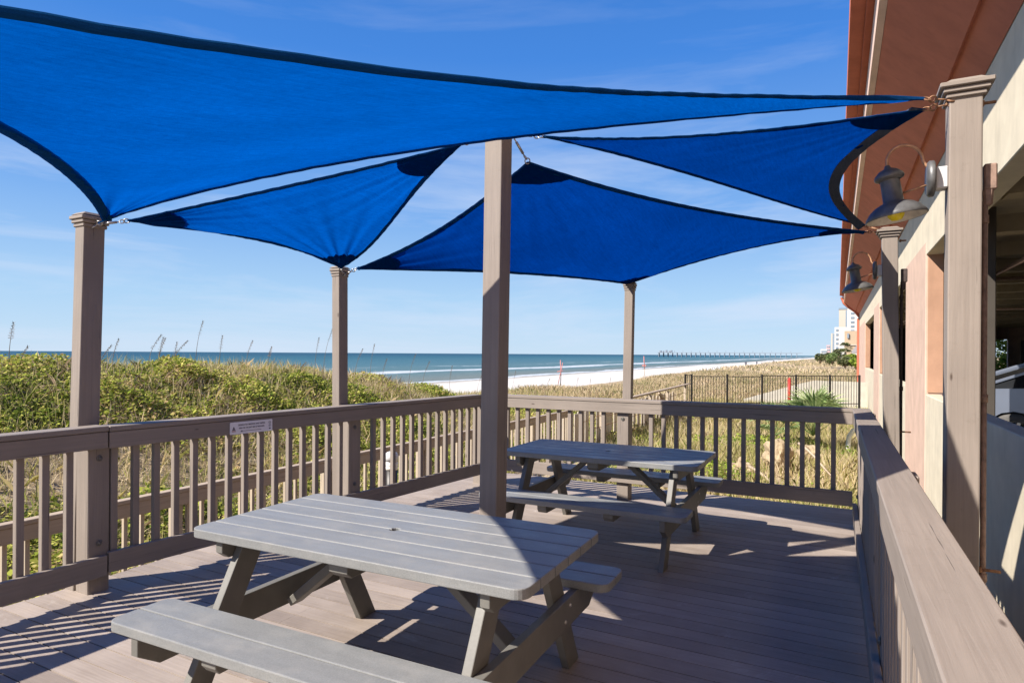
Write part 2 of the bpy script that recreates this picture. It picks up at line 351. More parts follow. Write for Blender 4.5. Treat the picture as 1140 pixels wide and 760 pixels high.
wob = N(t, 'ShaderNodeMath', operation='MULTIPLY_ADD'); t.links.new(f, wob.inputs[0]); wob.inputs[1].default_value = 9.0; t.links.new(sx.outputs['X'], wob.inputs[2])
base = mixc(t, white, dune, mrange(t, wob.outputs[0], -19, -14))
base = mixc(t, (0.20, 0.175, 0.14), base, mrange(t, wob.outputs[0], -60, -50))
t.links.new(base, b.inputs['Base Color']); b.inputs['Roughness'].default_value = 0.9; b.inputs['Specular IOR Level'].default_value = 0.1
bump(t, b, g, 0.6, 0.05)
tag(quads_mesh('dune_ground', V, F, sand, smooth=True), kind='structure')

sea_m, t, b = mat_new('sea_water')
v = coords(t); sx = N(t, 'ShaderNodeSeparateXYZ'); t.links.new(v, sx.inputs[0])
big = noise(t, coords(t, (0.02, 0.008, 1)), 1.0, 7, 0.62); fo = noise(t, coords(t, (0.16, 0.06, 1)), 1.0, 9, 0.78, 0.6); rip = noise(t, coords(t, (1, 0.35, 1)), 0.9, 6, 0.65)
xx = N(t, 'ShaderNodeMath', operation='MULTIPLY_ADD'); t.links.new(big, xx.inputs[0]); xx.inputs[1].default_value = 46.0; t.links.new(sx.outputs['X'], xx.inputs[2])
shx = xx.outputs[0]     # x + 46*noise: wandering distance from the shore
watr = ramp(t, mrange(t, shx, -900, -45), [(0.0, (0.015, 0.065, 0.10)), (0.6, (0.025, 0.095, 0.125)), (0.86, (0.05, 0.125, 0.15)), (0.97, (0.085, 0.15, 0.155)), (1.0, (0.14, 0.165, 0.145))])
watr = mixc(t, watr, ramp(t, rip, [(0.3, (0.72, 0.76, 0.8)), (0.7, (1.25, 1.2, 1.15))]), 0.75, 'MULTIPLY')
def band(c_, wd, thr):
    s1 = N(t, 'ShaderNodeMath', operation='SUBTRACT'); t.links.new(shx, s1.inputs[0]); s1.inputs[1].default_value = c_
    ab = N(t, 'ShaderNodeMath', operation='ABSOLUTE'); t.links.new(s1.outputs[0], ab.inputs[0])
    k = mrange(t, ab.outputs[0], 0, wd, 1, 0)
    ad = N(t, 'ShaderNodeMath', operation='ADD'); t.links.new(k, ad.inputs[0]); t.links.new(fo, ad.inputs[1])
    return mrange(t, ad.outputs[0], thr, thr + 0.18)
for c_, wd, thr in ((-39, 5, 0.95), (-80, 15, 1.07), (-118, 10, 1.38)):
    watr = mixc(t, watr, (0.46, 0.49, 0.50), band(c_, wd, thr))
t.links.new(watr, b.inputs['Base Color']); b.inputs['Roughness'].default_value = 0.55; b.inputs['Specular IOR Level'].default_value = 0.22
bump(t, b, rip, 0.8, 0.4)
bm = bmesh.new()
vs = [bm.verts.new(p) for p in ((-14000, -6000, -3.45), (-40, -6000, -3.45), (-40, 14000, -3.45), (-14000, 14000, -3.45))]; bm.faces.new(vs)
tag(build(bm, 'sea', sea_m), kind='structure')

# ------------------------------------------------------------------ vegetation
def veg_mat(name, stops, rough=0.6, tr=0.35, patch=None):
    mt = bpy.data.materials.new(name); mt.use_nodes = True; t = mt.node_tree; t.nodes.clear()
    o = N(t, 'ShaderNodeOutputMaterial'); d = N(t, 'ShaderNodeBsdfDiffuse'); tl = N(t, 'ShaderNodeBsdfTranslucent'); ms = N(t, 'ShaderNodeMixShader')
    ge = N(t, 'ShaderNodeNewGeometry'); v = coords(t); pn = noise(t, v, 0.45, 4, 0.6)
    ad = N(t, 'ShaderNodeMath', operation='MULTIPLY_ADD'); t.links.new(pn, ad.inputs[0]); ad.inputs[1].default_value = 1.5; ad.inputs[2].default_value = -0.75
    s2 = N(t, 'ShaderNodeMath', operation='ADD'); t.links.new(ge.outputs['Random Per Island'], s2.inputs[0]); t.links.new(ad.outputs[0], s2.inputs[1])
    cc = ramp(t, s2.outputs[0], stops)
    t.links.new(cc, d.inputs['Color']); t.links.new(cc, tl.inputs['Color']); ms.inputs['Fac'].default_value = tr
    t.links.new(d.outputs[0], ms.inputs[1]); t.links.new(tl.outputs[0], ms.inputs[2]); t.links.new(ms.outputs[0], o.inputs['Surface'])
    return mt
leaf_m = veg_mat('dune_vine_leaf', [(0.0, (0.08, 0.12, 0.025)), (0.3, (0.23, 0.29, 0.045)), (0.6, (0.44, 0.46, 0.09)), (0.85, (0.58, 0.53, 0.17)), (1.0, (0.50, 0.36, 0.18))])
straw_m = veg_mat('dune_grass_blade', [(0.0, (0.22, 0.26, 0.06)), (0.35, (0.44, 0.40, 0.15)), (0.65, (0.60, 0.48, 0.27)), (1.0, (0.72, 0.60, 0.42))], tr=0.3)
brown_m = veg_mat('dry_stem', [(0.0, (0.20, 0.14, 0.09)), (0.5, (0.36, 0.27, 0.19)), (1.0, (0.50, 0.40, 0.30))], tr=0.2)
far_m = veg_mat('far_dune_grass', [(0.0, (0.17, 0.21, 0.07)), (0.35, (0.42, 0.34, 0.19)), (0.7, (0.56, 0.43, 0.27)), (1.0, (0.68, 0.56, 0.40))], tr=0.2)
green_m = veg_mat('green_weed_leaf', [(0.0, (0.10, 0.17, 0.03)), (0.5, (0.24, 0.33, 0.05)), (1.0, (0.42, 0.46, 0.09))])
tree_m = veg_mat('shrub_leaf', [(0.0, (0.06, 0.08, 0.03)), (0.5, (0.14, 0.16, 0.07)), (1.0, (0.25, 0.25, 0.13))])
palm_m = veg_mat('palm_frond_leaf', [(0.0, (0.12, 0.19, 0.07)), (0.5, (0.26, 0.35, 0.13)), (1.0, (0.42, 0.48, 0.24))])
oat_m = simple('sea_oat_straw', (0.17, 0.125, 0.08), 0.8, 0, 0.25, 30, 0)

def scatter(n, box_, dens=None):
    x = RNG.uniform(box_[0], box_[1], n); y = RNG.uniform(box_[2], box_[3], n)
    if dens is not None:
        k = RNG.uniform(0, 1, n) < dens(x, y); x, y = x[k], y[k]
    return x, y
def leaves(x, y, z, size):
    n = len(x); c = np.stack([x, y, z], 1)
    az = RNG.uniform(0, 6.283, n); tl = RNG.normal(0.0, 0.55, n); ro = RNG.normal(0, 0.5, n)
    u = np.stack([np.cos(az) * np.cos(tl), np.sin(az) * np.cos(tl), np.sin(tl)], 1)
    up = np.tile([0, 0, 1.0], (n, 1)) + np.stack([ro * -np.sin(az), ro * np.cos(az), ro * 0], 1)
    w_ = np.cross(up, u); w_ /= np.linalg.norm(w_, axis=1)[:, None]
    s = size * RNG.uniform(0.5, 1.3, n)[:, None]
    nrm = np.cross(u, w_)
    V = np.stack([c - u * s * 0.5, c + w_ * s * 0.42 + nrm * s * 0.1, c + u * s * 0.6, c - w_ * s * 0.42 + nrm * s * 0.1], 1).reshape(-1, 3)
    F = np.arange(n * 4).reshape(n, 4); return V, F
def blades(x, y, z, hgt, wid, lean=0.35):
    n = len(x); az = RNG.uniform(0, 6.283, n); h = hgt * RNG.uniform(0.45, 1.25, n)
    le = np.abs(RNG.normal(0, lean, n)) + 0.05; la = RNG.uniform(0, 6.283, n)
    ww = wid * RNG.uniform(0.6, 1.3, n)
    p = np.stack([x, y, z], 1); wv = np.stack([np.cos(az), np.sin(az), az * 0], 1) * ww[:, None]
    dirv = np.stack([np.cos(la) * le, np.sin(la) * le, np.ones(n)], 1); dirv /= np.linalg.norm(dirv, axis=1)[:, None]
    mid = p + dirv * (h * 0.55)[:, None]
    d2 = dirv + np.stack([np.cos(la) * le, np.sin(la) * le, -0.25 * np.ones(n)], 1) * 0.9; d2 /= np.linalg.norm(d2, axis=1)[:, None]
    tip = mid + d2 * (h * 0.45)[:, None]
    V = np.stack([p - wv * .5, p + wv * .5, mid + wv * .42, tip, mid - wv * .42], 1).reshape(-1, 3)
    F = np.arange(n * 5).reshape(n, 5); return V, F
def not_deck(x, y): return ~((x > -4.75) & (x < 0.45) & (y < 7.5))
def greenness(x, y): return sstep(fbm(x, y, 0.75, 21) + 0.35 * fbm(x, y, 2.3, 22), -0.7, 0.25)
# vines and leaves on the near dune and around the deck
x, y = scatter(520000, (-18, -4.8, -1.5, 27), lambda x, y: greenness(x, y) * (0.35 + 0.65 * sstep(-x, 4, 9)) * (1 - 0.75 * sstep(y, 12, 26)) * (1 - 0.7 * sstep(-x, 14.5, 17)))
lift = 0.07 + (0.40 - 0.12 * sstep(-x, 10.5, 12.5)) * sstep(fbm(x, y, 2.2, 30), -0.5, 0.8) * greenness(x, y)
V, F = leaves(x, y, height(x, y) + lift * RNG.uniform(0.25, 1, len(x)), 0.066)
tag(quads_mesh('leafy_ground_cover', V, F, leaf_m), 'yellow green vines and weeds covering the dune left of the deck', 'vines', kind='stuff')
x, y = scatter(125000, (-18, -4.8, -1.5, 30), lambda x, y: (1.05 - 0.75 * greenness(x, y)))
V, F = blades(x, y, height(x, y) - 0.02, 0.38, 0.010, 0.55)
tag(quads_mesh('dune_grass', V, F, straw_m), 'tan and green grass blades mixed among the vines on the left dune', 'grass', kind='stuff')
x, y = scatter(26000, (-17, -5, -1.5, 20), lambda x, y: sstep(fbm(x, y, 0.6, 44), -0.1, 0.7))
V, F = blades(x, y, height(x, y) + 0.12, 0.30, 0.007, 0.9)
tag(quads_mesh('dry_stems', V, F, brown_m), 'tangle of dry brown stems in patches on the left dune', 'dry stems', kind='stuff')
# strip behind the deck
def backd(x, y): return not_deck(x, y) * (0.25 + 0.75 * sstep(fbm(x, y, 0.8, 51), -0.5, 0.3)) * (1 - 0.85 * np.exp(-((x + 1.2) / 0.9) ** 2 - ((y - 15) / 4) ** 2))
x, y = scatter(170000, (-6, 1.6, 7.2, 34), backd)
V, F = blades(x, y, height(x, y) - 0.02, 0.48, 0.011, 0.55)
tag(quads_mesh('yard_grass', V, F, straw_m), 'dry yellow grass behind the back railing of the deck', 'grass', kind='stuff')
x, y = scatter(90000, (-5.5, 1.4, 7.4, 34), lambda x, y: np.maximum(sstep(fbm(x, y, 0.7, 61), 0.05, 0.6), 0.7 * np.exp(-((x + 1.0) / 1.8) ** 2 - ((y - 24) / 5.0) ** 2)))
V, F = leaves(x, y, height(x, y) + RNG.uniform(0.02, 0.45, len(x)) * (0.35 + 0.65 * sstep(fbm(x, y, 0.7, 61), 0.05, 0.7)), 0.07)
tag(quads_mesh('green_weeds', V, F, green_m), 'bright green weeds growing behind the back railing', 'weeds', kind='stuff')
# far dune grass
x, y = scatter(260000, (-22, 6, 26, 75), lambda x, y: sstep(x + 2.2 * fbm(x, y, 0.3, 70), -17.5 + 0.02 * y, -15) * (0.35 + 0.65 * sstep(fbm(x, y, 0.5, 71), -0.5, 0.4)))
V1, F1 = blades(x, y, height(x, y) - 0.03, 0.36, 0.022, 0.4)
x, y = scatter(90000, (-24, 20, 75, 260), lambda x, y: sstep(x + 3 * fbm(x, y, 0.12, 72), -18, -14) * (0.06 + 0.94 * sstep(fbm(x, y, 0.16, 73), -0.1, 0.5)))
V2, F2 = blades(x, y, height(x, y) - 0.05, 0.5, 0.10, 0.5)
tag(quads_mesh('far_dune_grass', np.vstack([V1, V2]), np.vstack([F1, F2 + len(V1)]), far_m), 'golden grass on the dunes between the deck and the beach', 'grass', kind='stuff')

# ------------------------------------------------------------------ deck
bm = bmesh.new()
DY0, NB = -2.6, 76
nrb = random.Random(3)
for k in range(NB):
    y0 = DY0 + k * PITCH; yc = (math.floor(y0 / PITCH) + 0.5) * PITCH
    if yc > 7.3: break
    xl = -4.56 + nrb.uniform(-0.012, 0.012); xr = 0.40
    jt = nrb.choice([-2.9, -1.6, None, None, None, None])
    segs = [(xl, xr)] if jt is None else [(xl, jt - 0.0007), (jt + 0.0007, xr)]
    for (a_, b_) in segs:
        box(bm, ((a_ + b_) / 2, yc, -0.0125), (b_ - a_, PITCH - 0.0075, 0.025), bev=0)
deck = tag(build(bm, 'deck', deck_m), kind='structure')
bm = bmesh.new()
for xx_ in np.arange(-4.4, 0.4, 0.4): box(bm, (xx_, 2.35, -0.13), (0.045, 9.6, 0.2), bev=0)
box(bm, (-4.49, 2.35, -0.15), (0.04, 9.7, 0.235), bev=0); box(bm, (-2.08, 7.24, -0.15), (4.9, 0.04, 0.235), bev=0); box(bm, (0.36, 2.35, -0.15), (0.04, 9.6, 0.235), bev=0)
tag(build(bm, 'deck_frame', wood_x), kind='structure')

# ------------------------------------------------------------------ railings
def bolt_bm(p, axis, r=0.016):
    bm = bmesh.new(); z = Vector(axis).normalized(); q = z.to_track_quat('Z', 'Y').to_matrix().to_4x4()
    M_ = Matrix.Translation(p) @ q
    torus(bm, M_, r, 0.004); lathe(bm, [(0.0, 0.008), (0.009, 0.008), (0.011, 0.0)], 12, M_); return bm
def rail_bay(A, B, z0, z1, label, posts=(), group='timber railing bays round the deck', skip=(), side=1, pitch=0.135, phase=0.07, capw=0.145, posth=None, wood=(None, None), bal=0.042):
    """railing whose inner face runs A->B; side=+1 puts the outside on the left of A->B"""
    A = Vector((A[0], A[1], 0)); B = Vector((B[0], B[1], 0)); Ln = (B - A).length; rz = math.atan2(B.y - A.y, B.x - A.x)
    wx, wz = wood[0] or wood_x, wood[1] or wood_z
    t_ = empty('deck_railing', A, rz); tag(t_, label, 'railing', group); s = side
    bm = bmesh.new(); box(bm, (Ln / 2, s * (capw / 2 - 0.004), z1 - 0.017), (Ln, capw, 0.034), bev=0.004); build(bm, 'cap_rail', wx, t_)
    bm = bmesh.new(); box(bm, (Ln / 2, s * 0.02, z1 - 0.036 - 0.055), (Ln - 0.004, 0.036, 0.108), bev=0.003); build(bm, 'top_rail', wx, t_)
    bm = bmesh.new(); box(bm, (Ln / 2, s * 0.02, z0 + 0.07), (Ln - 0.004, 0.036, 0.135), bev=0.003); build(bm, 'bottom_rail', wx, t_)
    base = None; q = phase; yc = s * (0.039 + bal / 2)
    while q < Ln - 0.03:
        if not any(abs(q - k) < 0.105 for k in skip):
            if base is None:
                bm = bmesh.new(); box(bm, (0, 0, (z0 + 0.03 + z1 - 0.04) / 2), (bal, bal, z1 - 0.07 - z0), bev=0.003); base = build(bm, 'baluster', wz, t_); c = base
            else: c = base.copy(); col.objects.link(c); c.parent = t_
            c.location = (q, yc, 0); c.rotation_euler = (0, 0, R(random.uniform(-1.5, 1.5)))
        q += pitch
    for (p, wd) in posts:
        bm = bmesh.new(); top = z1 - 0.036
        box(bm, (p, s * (0.04 + 0.07), (top - 0.25) / 2 - 0.0), (wd, 0.138, top + 0.25), bev=0.005); po = build(bm, 'post', wz, t_)
        for zz in (z1 - 0.21, z0 + 0.22):
            bb = bolt_bm((p + 0.0, s * 0.036, zz), (0, -s, 0)); build(bb, 'bolt_head', frame_plastic, po)
    return t_
RZ1 = 1.082
rail_bay((-4.285, -1.6), (-4.262, 2.447), 0.10, RZ1, 'nearer left timber railing bay, ending at the tall near-left post', posts=((4.01, 0.135), (1.9, 0.135)), skip=(1.9, 4.01), phase=0.055 + 0.135, side=1)
rail_bay((-4.260, 2.451), (-3.85, 6.566), 0.115, 1.078, 'long left timber railing bay carrying the small white notice', posts=((2.16, 0.15),), skip=(2.12, 2.2), phase=0.05, side=1, pitch=0.139)
rail_bay((-3.85, 6.57), (0.075, 6.57), 0.19, RZ1 + 0.004, 'back timber railing of the deck facing the beach', posts=((1.735, 0.128), ), skip=(1.735, 1.82), phase=0.055, side=1, pitch=0.1325)
rail_bay((0.072, 6.72), (0.168, -1.4), 0.06, RZ1 + 0.001, 'right timber railing in the foreground beside the peach building', posts=((6.55, 0.135), (3.4, 0.135), (0.12, 0.135)), skip=(6.55, 3.4, 0.12), phase=0.22, side=1, pitch=0.135)
# corner post behind the left/back corner
bm = bmesh.new(); box(bm, (-3.93, 6.66, 0.42), (0.12, 0.12, 1.24), bev=0.004); tag(build(bm, 'corner_post', wood_z), 'short timber post at the far left corner of the deck railing', 'post')

# notice on the left rail
def text_obj(s, size, parent, loc, rot, name='lettering', mat=None, wscale=1.0):
    cu = bpy.data.curves.new(name, 'FONT'); cu.body = s; cu.size = size; cu.extrude = 0.0004; cu.align_x = 'CENTER'; cu.align_y = 'CENTER'; cu.offset = size * 0.016
    tmp = bpy.data.objects.new(name, cu); col.objects.link(tmp)
    dg = bpy.context.evaluated_depsgraph_get(); me = bpy.data.meshes.new_from_object(tmp.evaluated_get(dg))
    bpy.data.objects.remove(tmp); o = bpy.data.objects.new(name, me); me.materials.clear(); me.materials.append(mat); col.objects.link(o); o.parent = parent
    o.location = loc; o.rotation_euler = rot; o.scale = (wscale, 1, 1); return o
sign_white = simple('notice_plate_white', (0.78, 0.76, 0.78), 0.4, 0, 0.04, 8, 0); ink = simple('notice_ink', (0.03, 0.03, 0.07), 0.5, 0, 0.05, 8, 0); ink_red = simple('notice_ink_red', (0.30, 0.06, 0.07), 0.5, 0, 0.05, 8, 0)
sgn = empty('notice_sign', (-4.1565, 3.487, 0.980)); ang = math.atan2(6.566 - 2.451, -3.85 + 4.26)
sgn.rotation_euler = (R(90), R(0), ang); tag(sgn, 'small white smoking notice screwed to the left railing, with an arrow', 'sign')
sgn.scale = (1, 1, 1)
bm = bmesh.new()
def rrect(w_, h_, r_, n=5):
    p = []
    for cx_, cy_, a0 in ((w_ / 2 - r_, h_ / 2 - r_, 0), (-w_ / 2 + r_, h_ / 2 - r_, 90), (-w_ / 2 + r_, -h_ / 2 + r_, 180), (w_ / 2 - r_, -h_ / 2 + r_, 270)):
        for k in range(n + 1): a_ = R(a0 + 90 * k / n); p.append((cx_ + r_ * math.cos(a_), cy_ + r_ * math.sin(a_)))
    return p
prism(bm, rrect(0.375, 0.094, 0.008), 0, 0.003, lambda p, t_: Vector((p[0], p[1], t_))); build(bm, 'plate', sign_white, sgn)
text_obj('DESIGNATED SMOKING AND VAPING', 0.0175, sgn, (0.0, 0.022, 0.0035), (0, 0, 0), mat=ink, wscale=0.80)
text_obj('AREA ON THE EAST SIDE OF BUILDING', 0.0175, sgn, (0.0, -0.002, 0.0035), (0, 0, 0), mat=ink, wscale=0.74)
bm = bmesh.new(); box(bm, (0.0, -0.026, 0.0035), (0.17, 0.003, 0.0008), bev=0)
vs = [bm.verts.new(p) for p in ((-0.1, -0.026, 0.004), (-0.084, -0.019, 0.004), (-0.084, -0.033, 0.004))]; bm.faces.new(vs[::-1]); build(bm, 'arrow', ink, sgn)
bm = bmesh.new()
for pts in (((-0.165, 0.0), (-0.148, 0.0), (-0.1565, 0.014)), ((-0.172, -0.014), (-0.141, -0.014), (-0.15, -0.002), (-0.163, -0.002))):
    bm.faces.new([bm.verts.new((p[0], p[1], 0.0038)) for p in pts])
build(bm, 'emblem', ink, sgn)
bm = bmesh.new()
for dy in (-0.019, -0.025): box(bm, (-0.1565, dy, 0.0036), (0.032, 0.0032, 0.0006), bev=0)
build(bm, 'emblem_caption', ink_red, sgn)
bm = bmesh.new(); M_ = Matrix.Translation((0.163, 0.022, 0.0035)); torus(bm, M_, 0.010, 0.0011); box(bm, (0.163, 0.022, 0.0038), (0.016, 0.002, 0.0006), bev=0)
torus(bm, Matrix.Translation((0.163, -0.002, 0.0035)), 0.009, 0.001); box(bm, (0.163, -0.002, 0.0038), (0.014, 0.002, 0.0006), Matrix.Rotation(R(40), 4, 'Z'), bev=0)
box(bm, (0.163, -0.026, 0.0038), (0.015, 0.010, 0.0006), bev=0); build(bm, 'pictogram', ink, sgn)

# ------------------------------------------------------------------ tall sail posts
def tall_post(x0, x1, y0, y1, zb, zt, lean, label, cap=True, zref=1.08, ck=1.0):
    cx, cy = (x0 + x1) / 2, (y0 + y1) / 2; sx_, sy_ = x1 - x0, y1 - y0
    t_ = empty('sail_post', (cx, cy, zb)); tag(t_, label, 'post', 'tall timber posts holding the shade sails')
    bm = bmesh.new(); lz = lambda z: Vector((lean[0] * (z - zref) / (zt - zref), lean[1] * (z - zref) / (zt - zref), 0))
    p0 = Vector((cx, cy, zb)) + lz(zb); p1 = Vector((cx, cy, zt)) + lz(zt)
    vs = box(bm, (0, 0, 0), (sx_, sy_, zt - zb), bev=0.007, seg=2)
    for v in vs:
        q = (v.co.z + (zt - zb) / 2) / (zt - zb); v.co = Vector((v.co.x, v.co.y, 0)) + p0.lerp(p1, q)
    build(bm, 'shaft', wood_z, t_, world=True)
    if cap:
        bm = bmesh.new()
        for k, (ov, h_) in enumerate(((0.014 * ck, 0.022), (0.028 * ck, 0.022), (0.043 * ck, 0.024))):
            zz = zt - 0.052 + k * 0.025; box(bm, (p1.x, p1.y, zz), (sx_ + 2 * ov, sy_ + 2 * ov, h_), bev=0.004)
        box(bm, (p1.x, p1.y, zt + 0.026), (sx_ + 0.04, sy_ + 0.04, 0.02), bev=0.004, taper=(0.7, 0.7))
        build(bm, 'post_cap', wood_x, t_, world=True)
    return t_, p1
postL, _ = tall_post(-4.565, -4.46, 2.363, 2.50, -1.2, 2.46, (-0.0, 0.03), 'tall timber post at the near left, behind the left railing', ck=0.62)
postL2, _ = tall_post(-4.29, -4.20, 4.515, 4.635, -1.2, 2.35, (0.0, -0.012), 'tall timber post behind the middle of the left railing', ck=0.4)
postC, _ = tall_post(-2.064, -1.938, 3.5, 3.64, 0.0, 3.04, (0.022, 0.0), 'tall timber post standing on the deck between the two picnic tables', cap=False)
postB, _ = tall_post(-2.182, -2.085, 6.80, 6.89, -1.2, 2.34, (0.018, 0.0), 'tall timber post behind the middle of the back railing', ck=0.35)
postR, _ = tall_post(0.458, 0.598, 3.85, 3.99, -1.5, 2.93, (0.004, 0.0), 'tall timber post at the near right, against the peach building')
postR2, _ = tall_post(0.342, 0.478, 7.2, 7.34, -1.5, 2.80, (-0.022, 0.0), 'tall timber post at the far right corner, with the dark lamp')
postN, _ = tall_post(-1.72, -1.58, -0.50, -0.36, 0.0, 2.12, (0.0, 0.0), 'low timber post behind the camera, tying down the largest sail')
# through bolts with their plate washers
for (pt, p_, rodlen) in ((postR, (0.60, 3.92, 2.842), 0.065), (postR, (0.60, 3.92, 0.50), 0.095), (postR2, (0.47, 7.27, 2.70), 0.06), (postR2, (0.478, 7.27, 0.83), 0.10)):
    bm = bmesh.new(); tube(bm, [Vector(p_), Vector(p_) + Vector((rodlen, 0, 0))], 0.008, 8); tube(bm, [Vector(p_) + Vector((0.004, 0, 0)), Vector(p_) + Vector((0.016, 0, 0))], 0.016, 6)
    build(bm, 'threaded_rod', rust, pt, world=True)
for pt, px, py, zs in ((postL, -4.456, 2.43, ()), (postC, -1.99, 3.497, (2.2, ))): pass

# ------------------------------------------------------------------ picnic tables
def rr_corner(w_, h_, r_, n=6): return rrect(w_, h_, r_, n)
def clip_poly(poly, lo, hi):
    """keep the part of a convex 2D polygon with lo<=y<=hi"""
    def cut(P, c, keep_above):
        o = []
        for i_ in range(len(P)):
            a_, b_ = P[i_], P[(i_ + 1) % len(P)]; ia = (a_[1] >= c) == keep_above or a_[1] == c; ib = (b_[1] >= c) == keep_above or b_[1] == c
            if ia: o.append(a_)
            if ia != ib: s_ = (c - a_[1]) / (b_[1] - a_[1]); o.append((a_[0] + (b_[0] - a_[0]) * s_, c))
        return o
    return cut(cut(poly, lo, True), hi, False)
def slats(bm, Ln, W, n, r_, z, th, gap=0.007, hole=False):
    outl = rr_corner(Ln, W, r_); pw = W / n
    for k in range(n):
        lo = -W / 2 + k * pw + (gap / 2 if k else 0); hi = -W / 2 + (k + 1) * pw - (gap / 2 if k < n - 1 else 0)
        P = clip_poly(outl, lo, hi)
        Q = []
        for p in P:
            if not Q or (abs(p[0] - Q[-1][0]) + abs(p[1] - Q[-1][1])) > 1e-4: Q.append(p)
        if (abs(Q[0][0] - Q[-1][0]) + abs(Q[0][1] - Q[-1][1])) < 1e-4: Q.pop()
        if hole and k in (n // 2 - 1, n // 2):
            s_ = 1 if k == n // 2 - 1 else -1; yy = hi if s_ == 1 else lo; R2 = 0.022
            arc = [(-s_ * 0 + R2 * math.cos(R(a_)) * s_ * 1, yy - s_ * R2 * math.sin(R(a_))) for a_ in range(0, 181, 30)]
            idx = [i_ for i_ in range(len(Q)) if abs(Q[i_][1] - yy) < 1e-6 and abs(Q[(i_ + 1) % len(Q)][1] - yy) < 1e-6][0]
            if (Q[idx][0] > Q[(idx + 1) % len(Q)][0]) != (arc[0][0] > arc[-1][0]): arc = arc[::-1]
            Q = Q[:idx + 1] + arc + Q[idx + 1:]
        prism(bm, Q, z - th, z, lambda p, t_: Vector((p[0], p[1], t_)), bev=0.0045)
def picnic_table(loc, rz, label):
    t_ = empty('picnic_table', loc, rz); tag(t_, label, 'picnic table', 'grey plastic picnic tables on the deck')
    Lt, TZ, BZ = 1.745, 0.742, 0.45
    bm = bmesh.new(); slats(bm, Lt, 0.855, 6, 0.055, TZ, 0.042, hole=True); build(bm, 'tabletop', plastic, t_)
    for s in (-1, 1):
        bm = bmesh.new(); slats(bm, Lt, 0.288, 2, 0.05, BZ, 0.042); o = build(bm, 'bench_seat', plastic, t_); o.location = (0, s * 0.665, 0)
    for e in (-1, 1):
        x_leg = e * 0.655; x_sup = e * 0.70
        for s in (-1, 1):
            bm = bmesh.new()
            a_ = Vector((x_leg, s * 0.60, -0.0)); b_ = Vector((x_leg, s * 0.235, TZ - 0.044))
            # raked leg cut flat at floor and top
            d_ = (b_ - a_); wv = 0.068
            pts = [(a_.y - wv, 0.0), (a_.y + wv, 0.0), (b_.y + wv, b_.z), (b_.y - wv, b_.z)]
            prism(bm, pts, x_leg - 0.021, x_leg + 0.021, lambda p, tt: Vector((tt, p[0], p[1])), bev=0.004)
            build(bm, 'leg', frame_plastic, t_)
        bm = bmesh.new(); z0, z1 = BZ - 0.042 - 0.14, BZ - 0.044
        pts = [(-0.70, z0), (0.70, z0), (0.80, z0 + 0.065), (0.80, z1), (-0.80, z1), (-0.80, z0 + 0.065)]
        prism(bm, pts, x_sup - 0.021, x_sup + 0.021, lambda p, tt: Vector((tt, p[0], p[1])), bev=0.004)
        sup = build(bm, 'seat_support', frame_plastic, t_)
        for yy in (-0.42, -0.36, 0.36, 0.42):
            bb = bmesh.new(); lathe(bb, [(0.0, 0.006), (0.008, 0.005), (0.010, 0.0)], 10, Matrix.Translation((x_sup + e * 0.021, yy, (z0 + z1) / 2 + (0.03 if abs(yy) > 0.4 else -0.03))) @ Matrix.Rotation(R(90) * e, 4, 'Y')); build(bb, 'bolt_head', steel, sup)
        bm = bmesh.new(); pts = [(-0.36, TZ - 0.13), (-0.40, TZ - 0.10), (-0.40, TZ - 0.044), (0.40, TZ - 0.044), (0.40, TZ - 0.10), (0.36, TZ - 0.13)]
        prism(bm, pts, x_sup - 0.021, x_sup + 0.021, lambda p, tt: Vector((tt, p[0], p[1])), bev=0.004); build(bm, 'top_support', frame_plastic, t_)
        bm = bmesh.new(); beam(bm, (e * 0.63, 0, z0 + 0.03), (e * 0.16, 0, TZ - 0.06), 0.042, 0.085, up=(0, 1, 0), bev=0.004)
        vsb = bm.verts
        build(bm, 'brace', frame_plastic, t_)
    for xx_ in (0.0,):
        bm = bmesh.new(); pts = [(-0.36, TZ - 0.11), (-0.39, TZ - 0.085), (-0.39, TZ - 0.044), (0.39, TZ - 0.044), (0.39, TZ - 0.085), (0.36, TZ - 0.11)]
        prism(bm, pts, xx_ - 0.05, xx_ + 0.05, lambda p, tt: Vector((tt, p[0], p[1])), bev=0.004); build(bm, 'cleat', frame_plastic, t_)
    for s in (-1, 1):
        for xx_ in (-0.28, 0.28):
            bm = bmesh.new(); y0 = s * 0.665; pts = [(y0 - 0.10, BZ - 0.10), (y0 - 0.12, BZ - 0.075), (y0 - 0.12, BZ - 0.044), (y0 + 0.12, BZ - 0.044), (y0 + 0.12, BZ - 0.075), (y0 + 0.10, BZ - 0.10)]
            prism(bm, pts, xx_ - 0.04, xx_ + 0.04, lambda p, tt: Vector((tt, p[0], p[1])), bev=0.004); build(bm, 'seat_cleat', frame_plastic, t_)
    return t_
picnic_table((-1.868, 2.385, 0), R(1.5), 'nearer grey plastic picnic table, mostly in sun, in the foreground')
pt2 = picnic_table((-1.79, 5.20, 0), R(0.3), 'farther grey plastic picnic table, in sail shade near the back railing'); pt2.scale = (0.95, 1, 1)

